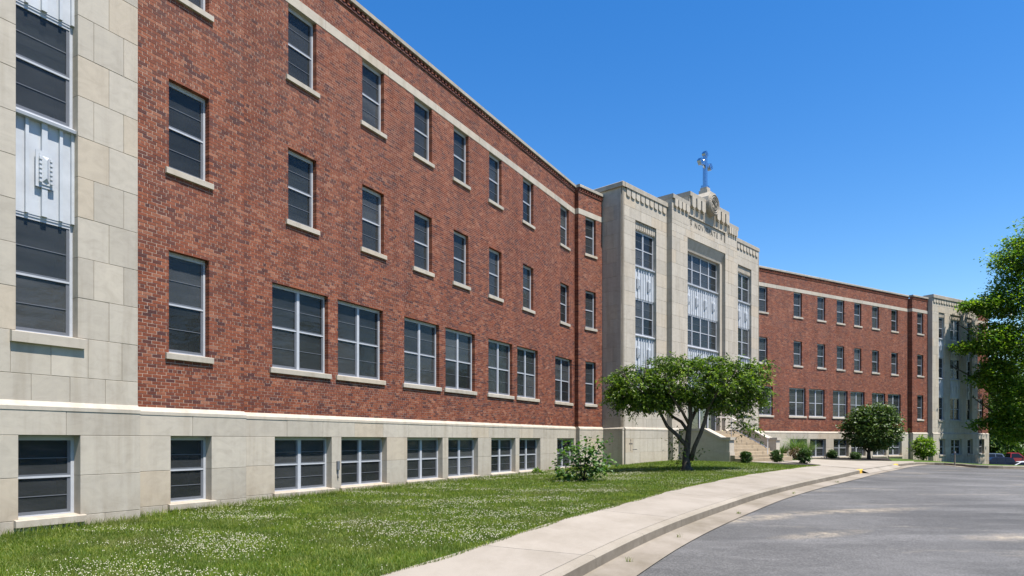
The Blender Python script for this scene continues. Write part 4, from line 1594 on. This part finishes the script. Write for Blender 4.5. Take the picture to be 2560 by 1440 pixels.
for a in ((310, 1718, 948, 1.9, 1.7, .74), (220, 1610, 968, 1.15, 1.3, .62), (240, 1825, 950, 1.2, 1.4, .72), (110, 1560, 985, .55, .8, .40), (14, 1530, 1000, .22, .4, .14), (14, 1534, 946, .25, .4, .12), (12, 1906, 908, .22, .4, .16), (14, 1905, 985, .22, .4, .16), (120, 1878, 960, .55, .8, .60), (160, 1660, 985, 1.0, 1.0, .42), (150, 1775, 985, 1.0, 1.0, .40),
          (60, 1665, 915, .8, .8, .35), (70, 1760, 912, .9, .9, .34), (26, 1588, 925, .34, .4, .28), (60, 1850, 925, .55, .6, .35), (40, 1640, 1012, .7, .7, .24), (50, 1795, 1010, .9, .8, .22),
          (26, 1850, 1045, .35, .5, .40), (16, 1872, 1072, .25, .3, .25), (50, 1880, 1000, .5, .5, .3), (70, 1585, 1008, .6, .6, .26), (120, 1625, 1000, .9, 1.0, .34), (90, 1700, 990, .9, 1.0, .36), (110, 1820, 1005, .95, 1.0, .34), (60, 1560, 945, .5, .6, .36), (60, 1885, 930, .45, .6, .4), (70, 1690, 905, .8, .8, .3), (50, 1800, 905, .8, .8, .32)):
    sprays(*a)
for i in range(9):                                          # suckers round the foot
    c = np.array(t1(1690 + 8 * (i % 3), 1150 - 22 * (i // 3))) + rng.standard_normal(3) * .12
    Cs.append(c + rng.standard_normal((16, 3)) * np.array([.16, .16, .14]))
    Ns.append(np.zeros((16, 3)))
for q in ((1745, 1128), (1738, 1140), (1700, 1085), (1690, 1100), (1704, 1072)):
    Cs.append(np.array(t1(*q)) + rng.standard_normal((14, 3)) * np.array([.16, .12, .10]))
    Ns.append(np.zeros((14, 3)))
V, T = leaf_cloud(np.concatenate(Cs), np.concatenate(Ns), .155, .40, .5)
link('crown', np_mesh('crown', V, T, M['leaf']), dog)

def leafy_tree(name, label, cat, base, shapes, leaf, size, ratio, trunk, group=None, mat='leaf4', shell=.5, droop=.3):
    """SHAPES: (centre, rx, ry, rz, clumps, leaves per clump, clump radius), all relative to the base"""
    o = thing(name, label, cat, base, group=group)
    tb_ = MB()
    for pts, rad in trunk:
        tb_.tube(pts, rad, 8)
    obj('trunk', tb_, M['bark'], o, smooth=True)
    A, B = [], []
    for c, rx, ry, rz_, ncl, per, cr_ in shapes:
        p, v = crown_points(ncl, per, (c, rx, ry, rz_), cr_, shell)
        A.append(p)
        B.append(v)
    V_, T_ = leaf_cloud(np.concatenate(A), np.concatenate(B), size, ratio, droop)
    link('crown', np_mesh('crown', V_, T_, M[mat]), o)
    return o

# large-leaved shrub near the long wall: its 300 largest leaves singly
B2 = ground_at(1457, 1203)
sh = thing('leafy_shrub', 'sprawling large-leaved green shrub on the lawn by the basement windows', 'shrub', B2)
def t2(px, py, dy=0.0):
    yy_ = B2.y + dy
    return Vector(((px - CX) / F * yy_, yy_, (CY - py) / F * yy_)) - B2
sm, ends = MB(), []
stems = [((1457, 1203, 0), (1450, 1170, 0), (1425, 1140, -.2), (1395, 1135, -.3)), ((1458, 1203, 0), (1462, 1165, .1), (1465, 1120, .1), (1466, 1096, .1)), ((1460, 1203, 0), (1478, 1160, .2), (1500, 1118, .3), (1522, 1094, .3)),
         ((1456, 1203, 0), (1440, 1180, .3), (1412, 1165, .5), (1384, 1155, .6)), ((1459, 1203, 0), (1476, 1172, -.3), (1500, 1150, -.4), (1520, 1140, -.4)), ((1457, 1203, 0), (1445, 1150, .3), (1428, 1118, .4), (1412, 1108, .4)),
         ((1458, 1203, 0), (1470, 1150, -.4), (1484, 1128, -.6), (1492, 1112, -.7)), ((1457, 1203, 0), (1452, 1160, -.4), (1446, 1130, -.6), (1440, 1112, -.7)), ((1457, 1203, 0), (1470, 1185, -.4), (1490, 1170, -.6), (1510, 1163, -.7)),
         ((1456, 1203, 0), (1435, 1190, -.4), (1412, 1182, -.6), (1392, 1180, -.7)), ((1457, 1203, 0), (1480, 1185, .4), (1500, 1180, .5), (1512, 1178, .5))]
LC, LN = [], []
for s_ in stems:
    pts = [t2(*q) for q in s_]
    sm.tube(pts, [.022, .018, .012, .006], 6)
    for i in range(70):
        u = .28 + .72 * (i + rng.random()) / 70
        k_ = min(int(u * 3), 2)
        p = pts[k_].lerp(pts[k_ + 1], u * 3 - k_)
        LC.append(np.array(p) + rng.standard_normal(3) * np.array([.155, .18, .12]))
        LN.append(np.array((pts[3] - pts[0]).normalized()) * .5)
obj('stem', sm, M['bark'], sh, smooth=True)
LC, LN = np.array(LC), np.array(LN)
order = np.argsort(LC[:, 1])
LC, LN = LC[order], LN[order]
def heart_leaf():
    m = MB()
    pts = [(0, 0), (-.35, -.10), (-.55, .15), (-.48, .48), (-.2, .82), (0, 1.05), (.2, .82), (.48, .48), (.55, .15), (.35, -.10)]
    b = [(x_, y_, -.28 * abs(x_) - .12 * y_ * y_) for x_, y_ in pts]
    m.v = b + [(0, .5, .06)]
    m.f = [(10, i, (i + 1) % 10) for i in range(10)]
    return m.mesh('leaf', M['leaf2'])
HL = heart_leaf()
for i in range(300):
    o = link('leaf', HL, sh, tuple(LC[i]))
    s_ = .115 * (.7 + .6 * rng.random())
    o.scale = (s_, s_, s_)
    o.rotation_euler = (rng.uniform(-1.0, .15), rng.uniform(-.5, .5), rng.random() * 6.28)
V, T = leaf_cloud(LC[300:], LN[300:], .135, .85, .5)
link('foliage', np_mesh('foliage', V, T, M['leaf2']), sh, kind='stuff')

# tall maple by the far end of the building
BM_ = Vector((45.9, 59.9, gz(45.9, 59.9) - .05))
def mp(px, py, dy, rx, ry, rz_, ncl, per=30, cr_=.8):
    """a lobe of the crown whose middle the photograph shows at this pixel"""
    yy_ = BM_.y + dy
    return (((px - CX) / F * yy_ - BM_.x, dy, (CY - py) / F * yy_ - BM_.z), rx, ry, rz_, ncl, per, cr_)
leafy_tree('maple_tree', 'tall bright green maple at the right edge before the end pavilion', 'tree', BM_,
           [mp(2590, 830, -.8, 3.9, 3.3, 7.0, 300, 32, .8), mp(2535, 650, -.8, 1.7, 1.8, 1.9, 100), mp(2540, 745, -.6, 2.2, 2.0, 1.8, 110), mp(2475, 765, -.5, 1.6, 1.4, .9, 70, 30, .5),
            mp(2425, 765, -.2, .75, .8, .42, 26, 26, .4), mp(2480, 850, -.6, 1.9, 1.6, 1.5, 120, 30, .55), mp(2410, 868, 0, .85, .8, .5, 34, 26, .42), mp(2480, 935, -.3, 1.6, 1.6, 1.2, 100, 30, .55),
            mp(2525, 870, -1, 2.0, 2.0, 2.4, 120), mp(2530, 1000, -.5, 1.8, 1.8, 1.9, 120), mp(2445, 1062, .4, .8, .7, .35, 18, 22, .38), mp(2590, 620, -1, 2.4, 2.2, 2.4, 130), mp(2510, 1050, 0, 1.1, 1.2, 1.0, 60, 26, .5), mp(2535, 1072, -.5, 1.5, 1.5, 1.1, 90, 26, .5)], None, .24, .62,
           [([(0, 0, -.3), (.1, 0, 1.5), (0, .1, 4), (.1, 0, 8), (0, 0, 13)], [.42, .33, .28, .2, .08]), ([(0, 0, 3.6), (-2, .5, 5.6), (-4.6, 1.2, 8.4), (-6.5, 1.6, 9.6)], [.16, .12, .08, .04]),
            ([(0, 0, 5.2), (-2, .4, 8.5), (-4.2, 1, 12.0), (-6.0, 1.2, 13.2)], [.15, .11, .07, .03]), ([(0, 0, 4.4), (2.4, -.6, 7), (4, -.6, 11)], [.15, .11, .05]), ([(0, 0, 2.8), (-2.2, .8, 4.6), (-4.4, 1.4, 6.6)], [.12, .09, .04])],
           mat='leaf4', shell=.35, droop=.25)

# dense round tree against the right wing
B3 = ground_at(2172, 1149.5)
leafy_tree('round_tree', 'round dense glossy tree on a short trunk against the right brick wing', 'tree', B3,
           [((.35, 0, 2.35), 2.05, 1.7, 1.55, 300, 22, .42), ((.5, 0, 3.35), 1.6, 1.3, .75, 110, 18, .35), ((-.7, 0, 2.6), 1.3, 1.2, 1.1, 90, 18, .35), ((.3, 0, 1.35), 1.4, 1.1, .5, 70, 18, .3)], None, .20, .60,
           [([(0, 0, -.1), (.0, 0, .5), (.05, 0, 1.0), (.2, 0, 1.8)], [.16, .12, .11, .06]), ([(0, 0, .5), (-.5, 0, 1.1), (-.9, 0, 1.7)], [.08, .06, .03]), ([(0, 0, .6), (.6, 0, 1.1), (1.2, 0, 1.7)], [.08, .06, .03])], mat='leaf3', shell=.4)
B4 = ground_at(2308, 1151)
leafy_tree('upright_shrub', 'upright light green bush between the round tree and the shaded pavilion', 'shrub', B4,
           [((.05, 0, 1.05), .82, .75, .85, 110, 20, .25)], None, .17, .6, [([(0, 0, -.1), (.02, 0, .6), (.05, 0, 1.2)], [.05, .04, .02])], mat='leaf4', shell=.3)

def boxwood(px, py, w_px, h_px, label):
    b = ground_at(px, py) if isinstance(py, (int, float)) else Vector(py)
    b.z = gz(b.x, b.y)
    m_ = F / b.y
    w, h = w_px / m_ / 2, h_px / m_
    leafy_tree('round_shrub', label, 'shrub', b, [((0, 0, h * .56), w * .92, w * .85, h * .48, 90, 22, w * .25)], None, .10, .45,
               [([(0, 0, -.05), (0, 0, h * .4)], [.05, .03]), ([(0, 0, .05), (w * .4, 0, h * .5)], [.03, .015])], group='clipped shrubs along the walk', mat='box', shell=.35)
boxwood(1865, tuple(TW.at(TW.t_of_px(1865, 5.75), 5.75)), 26, 30, 'dark round shrub straight in front of the entrance steps')
boxwood(1942, 1156.5, 28, 29, 'dark round shrub in mulch in front of the right end of the steps')
boxwood(2011, 1160.5, 33, 38, 'largest round shrub, at the tip of the mulch bed before the feathery grass')
boxwood(2080, 1147.5, 25, 21, 'small round shrub under a basement window nearest the feathery grass')
boxwood(2139, 1149.5, 26, 18, 'small round shrub beside the trunk of the round glossy tree')

# feathery ornamental grass and a wine-coloured shrub beside the steps
B5 = ground_at(1985, 1149)
rd = thing('ornamental_grass', 'tall feathery green ornamental grass beside the right cheek wall of the steps', 'plant', B5)
cl = []
for cx0, cw, hh in ((-.8, .3, 1.2), (.2, .5, 1.7), (.9, .3, 1.35)):
    n = 520
    a = rng.random(n) * 2 * np.pi
    rad = cw * np.sqrt(rng.random(n))
    bx, by = cx0 + rad * np.cos(a) * .5, rad * np.sin(a) * .5
    out = .35 + .65 * rng.random(n)
    L = hh * (.7 + .5 * rng.random(n))
    s_ = np.linspace(0, 1, 6)
    X = bx[:, None] + np.cos(a)[:, None] * out[:, None] * L[:, None] * s_ ** 1.8 * .75
    Y = by[:, None] + np.sin(a)[:, None] * out[:, None] * L[:, None] * s_ ** 1.8 * .75
    Z = L[:, None] * (s_ - .42 * out[:, None] * s_ ** 3)
    w = .012 * (1 - .75 * s_)[None]
    px_, py_ = -np.sin(a)[:, None], np.cos(a)[:, None]
    A = np.stack([X + px_ * w, Y + py_ * w, Z], -1)
    Bq = np.stack([X - px_ * w, Y - py_ * w, Z], -1)
    cl.append((A, Bq))
A = np.concatenate([q[0] for q in cl])
Bq = np.concatenate([q[1] for q in cl])
n = len(A)
V = np.stack([A, Bq], 2).reshape(-1, 3)
q = np.array([(2 * i, 2 * i + 1, 2 * i + 3, 2 * i + 2) for i in range(5)])
link('blade', np_mesh('blade', V, (q[None] + (np.arange(n) * 12)[:, None, None]).reshape(-1, 4), M['reed']), rd, kind='stuff')
B6 = ground_at(1995, 1151)
leafy_tree('wine_shrub', 'low brownish red shrub in front of the feathery ornamental grass', 'shrub', B6, [((0, 0, .45), .6, .4, .35, 60, 18, .2)], None, .09, .5, [([(0, 0, -.05), (0, 0, .3)], [.03, .02])], mat='wine', shell=.3)
B7 = ground_at(1343, 1186)
leafy_tree('weed_plant', 'small yellowish weed at the foot of the stone plinth', 'plant', B7, [((0, 0, .12), .22, .16, .10, 16, 9, .08)], None, .09, .7, [([(0, 0, -.02), (0, 0, .12)], [.01, .006])], mat='leaf4', shell=.3)

# the wood beyond the car park
wood_sp = [(74, 108, 15, 9, 'dark tree just past the building end, behind the blue grey car'), (82, 112, 16, 9, 'broad dark tree behind the red pickup'), (90, 116, 17, 9.5, 'dark tree at the right edge beyond the silver sedan'),
           (80, 124, 19, 10, 'tall tree of the second row seen through gaps in the maple'), (68, 120, 17, 9, 'tree of the wood mostly hidden by the end of the building'), (98, 122, 19, 10, 'tree of the wood continuing beyond the right edge')]
def wood_parts():
    A, B = [], []
    for c, rx, ry, rz_, ncl, per, cr_ in (((0, 0, .55), .52, .5, .42, 300, 26, .085), ((-.2, -.1, .3), .4, .4, .22, 110, 24, .08), ((.2, -.15, .28), .4, .4, .2, 110, 24, .08), ((0, -.2, .12), .5, .35, .12, 90, 24, .07)):
        p, v = crown_points(ncl, per, (c, rx, ry, rz_), cr_, .55)
        A.append(p)
        B.append(v)
    V_, T_ = leaf_cloud(np.concatenate(A), np.concatenate(B), .034, .75, .2)
    tr = MB().tube([(0, 0, -.03), (.01, 0, .2), (0, .01, .5)], [.03, .022, .012], 8)
    return np_mesh('crown', V_, T_, M['wood']), tr.mesh('trunk', M['bark'])
wc, wt = wood_parts()
wood_sp += [(50, 2, 15, 9, 'tree across the drive nearest the camera, beyond the right picture edge'), (53, 14, 17, 10, 'second tree across the drive, beyond the right picture edge'), (56, 26, 16, 9, 'third tree across the drive, beyond the right picture edge'),
            (60, 38, 17, 10, 'fourth tree across the drive, beyond the right picture edge'), (46, -12, 16, 10, 'tree across the drive behind the camera')]
for x, y, h, w, lab in wood_sp:
    o = thing('woodland_tree', lab, 'tree', (x, y, gz(x, y) - .1), rng.random() * 6.28, 'trees of the wood behind the car park')
    o.scale = (w * 1.15, w * 1.15, h)
    link('trunk', wt, o)
    link('crown', wc, o)

# far treeline that closes the horizon on the open side
nt_ = 46000
ang = rng.uniform(math.radians(28), math.radians(175), nt_)
hum = 9.0 + 4.5 * np.sin(ang * 23.0) * np.sin(ang * 7.3 + 1) + 2.5 * np.sin(ang * 61.0 + 2)
dist = 235 + 22 * rng.random(nt_)
cz_ = -4.3 + hum * rng.random(nt_) ** .75
V, T = leaf_cloud(np.stack([np.sin(ang) * dist, np.cos(ang) * dist, cz_], -1), np.zeros((nt_, 3)), 1.7, .7, .2)
link('distant_wood', np_mesh('distant_wood', V, T, M['wood']), kind='stuff')

# ------------------------------------------------------------------ handrail, sign post, cars
def handrail():
    tb_, to_ = 11.55, 5.0
    z_of = lambda off: -1.13 + .165 * max(0, (5.10 - off) / .31 + .5)
    o = thing('handrail', 'pale metal pipe handrail climbing the middle of the entrance steps', 'handrail', TW.at(11.2, 4.6, -.95))
    L_ = lambda t, off, z: TW.at(t, off, z) - TW.at(11.2, 4.6, -.95)
    pts = [(4.75, -1.0), (2.55, .33)]
    obj('post', MB().tube([L_(11.2, 4.75, -1.0), L_(11.2, 4.75, .12)], .028, 8), M['rail'], o)
    obj('post', MB().tube([L_(11.2, 2.6, .18), L_(11.2, 2.6, 1.32)], .028, 8), M['rail'], o)
    obj('rail', MB().tube([L_(11.2, 4.85, .10), L_(11.2, 4.7, .14), L_(11.2, 2.6, 1.30), L_(11.2, 1.7, 1.34)], .036, 8), M['rail'], o)
    obj('rail', MB().tube([L_(11.2, 4.75, -.45), L_(11.2, 2.6, .72)], .032, 8), M['rail'], o)
handrail()
sp = ground_at(2387, 1160)
po = thing('marker_post', 'short pale post standing in the grass before the shaded pavilion', 'post', sp)
obj('post', MB().tube([(0, 0, -.1), (0, 0, .68)], .04, 8), M['kerb'], po)
obj('cap', MB().tube([(0, 0, .68), (0, 0, .80)], [.07, .055], 8), M['sash'], po)

def car(name, label, paint, loc, heading, kind):
    """x forward; lofted body with cabin, glass, wheels and lamps"""
    o = thing(name, label, 'car' if kind != 'truck' else 'pickup', loc, heading, 'parked cars beyond the building')
    L_, W_ = {'suv': (4.7, 1.86), 'sedan': (4.7, 1.78), 'truck': (5.4, 1.95)}[kind]
    if kind == 'suv':
        low = [(-2.3, .45), (-2.33, .8), (-2.25, 1.05), (.95, 1.08), (2.15, .98), (2.33, .75), (2.33, .42), (-2.3, .35)]
        cab = [(-2.22, 1.04), (-1.95, 1.68), (-1.5, 1.76), (.1, 1.75), (.95, 1.07)]
        win = [[(-2.02, 1.12), (-1.82, 1.60), (-1.1, 1.66), (-1.1, 1.12)], [(-1.0, 1.12), (-1.0, 1.66), (-.15, 1.66), (-.15, 1.12)], [(-.05, 1.12), (-.05, 1.66), (.1, 1.65), (.76, 1.12)]]
    elif kind == 'sedan':
        low = [(-2.3, .4), (-2.33, .7), (-2.2, .96), (-1.5, .99), (1.1, .98), (2.1, .86), (2.33, .65), (2.33, .35), (-2.3, .3)]
        cab = [(-1.75, .97), (-1.0, 1.40), (-.4, 1.45), (.2, 1.42), (1.15, .97)]
        win = [[(-1.5, 1.02), (-.95, 1.34), (-.5, 1.37), (-.5, 1.02)], [(-.42, 1.02), (-.42, 1.37), (.2, 1.35), (.95, 1.02)]]
    else:
        low = [(-2.65, .55), (-2.68, 1.05), (-.75, 1.10), (.95, 1.12), (2.5, 1.08), (2.68, .9), (2.68, .5), (-2.65, .45)]
        cab = [(-.72, 1.10), (-.62, 1.78), (-.3, 1.86), (.35, 1.84), (1.1, 1.11)]
        win = [[(-.58, 1.17), (-.52, 1.72), (.3, 1.75), (.9, 1.17)]]
    def loft(prof, w_low, w_top):
        m = MB()
        n_ = len(prof)
        zs_ = [p[1] for p in prof]
        lo_, hi_ = min(zs_), max(zs_)
        hw = [w_low + (w_top - w_low) * ((z_ - lo_) / (hi_ - lo_)) ** 1.5 for z_ in zs_]
        m.v = [(p[0], -h_ / 2, p[1]) for p, h_ in zip(prof, hw)] + [(p[0], h_ / 2, p[1]) for p, h_ in zip(prof, hw)]
        m.f = [tuple(range(n_)), tuple(range(2 * n_ - 1, n_ - 1, -1))] + [(i, n_ + i, n_ + (i + 1) % n_, (i + 1) % n_) for i in range(n_)]
        return m
    body = obj('body', loft(low, W_, W_ * .97), M[paint], o)
    obj('cabin', loft(cab, W_ * .94, W_ * .74), M[paint], o)
    hi_ = max(p[1] for p in cab)
    lo_ = min(p[1] for p in cab)
    def half(z_):
        return (W_ * .94 + (W_ * .74 - W_ * .94) * ((max(z_, lo_) - lo_) / (hi_ - lo_)) ** 1.5) / 2
    for s in (-1, 1):
        for w in win:
            m = MB()
            m.v = [(x_, s * (half(z_) + .012), z_) for x_, z_ in w] + [(x_, s * (half(z_) - .03), z_) for x_, z_ in w]
            k_ = len(w)
            m.f = [tuple(range(k_)), tuple(range(2 * k_ - 1, k_ - 1, -1))] + [(i, k_ + i, k_ + (i + 1) % k_, (i + 1) % k_) for i in range(k_)]
            obj('side_window', m, M['carglass'], o)
    for (xa, za), (xb, zb), nm in ((cab[-2], cab[-1], 'windscreen'), (cab[1], cab[0], 'rear_window')):
        m = MB()
        f_ = lambda u: (xa + (xb - xa) * u, za + (zb - za) * u)
        nx2 = (1 if nm == 'windscreen' else -1) * .02
        P_ = []
        for u in (.1, .9):
            x_, z_ = f_(u)
            P_.append((x_, half(z_) * .9, z_))
        a_, b_ = P_
        q_ = [(a_[0] + nx2, -a_[1], a_[2] + .015), (a_[0] + nx2, a_[1], a_[2] + .015), (b_[0] + nx2, b_[1], b_[2] + .015), (b_[0] + nx2, -b_[1], b_[2] + .015)]
        m.v = q_ + [(x_ - 2 * nx2, y_, z_ - .03) for x_, y_, z_ in q_]
        m.f = [(0, 1, 2, 3), (7, 6, 5, 4)] + [(i, 4 + i, 4 + (i + 1) % 4, (i + 1) % 4) for i in range(4)]
        obj(nm, m, M['carglass'], o)
    for x_ in (-L_ * .30, L_ * .30):
        for s in (-1, 1):
            wh = obj('wheel', MB().tube([(x_, s * (W_ / 2 - .2), .34), (x_, s * (W_ / 2 + .015), .34)], .34, 16), M['tyre'], o)
            obj('rim', MB().tube([(x_, s * (W_ / 2 + .0), .34), (x_, s * (W_ / 2 + .03), .34)], .21, 12), M['chrome'], wh)
    for s in (-1, 1):
        zt = low[1][1]
        obj('tail_lamp', MB().box(low[1][0] - .03, low[1][0] + .12, s * W_ * .40 - .12, s * W_ * .40 + .12, zt - .05, zt + (.3 if kind == 'suv' else .14)), M['lampred'], o)
        fx_ = low[-3][0]
        obj('head_lamp', MB().box(fx_ - .15, fx_ + .03, s * W_ * .38 - .16, s * W_ * .38 + .16, low[-3][1] - .08, low[-3][1] + .08), M['lampw'], o)
        obj('mirror', MB().box(cab[-1][0] - .35, cab[-1][0] - .2, s * (W_ / 2 + .02) - .09, s * (W_ / 2 + .02) + .09, lo_ + .05, lo_ + .22), M[paint], o)
    obj('bumper', MB().box(low[0][0] - .06, low[0][0] + .1, -W_ * .47, W_ * .47, .38, .58), M[paint], o)
    return o

def car_at(px, y):
    x = (px - CX) / F * y
    return (x, y, gz(x, y) - KH - .006)
car('parked_suv', 'dark navy sport utility car nearest the end of the building', 'navy', car_at(2479, 80), math.radians(172), 'suv')
car('parked_sedan', 'silver white sedan beside the navy car, at the right edge', 'silver', car_at(2572, 78), math.radians(-18), 'sedan')
car('parked_pickup', 'red pickup with pale rear window in the back row', 'red', car_at(2534, 95), math.radians(-16), 'truck')
car('parked_hatchback', 'blue grey car showing its roof behind the navy car', 'bluegrey', car_at(2462, 96), math.radians(165), 'suv')
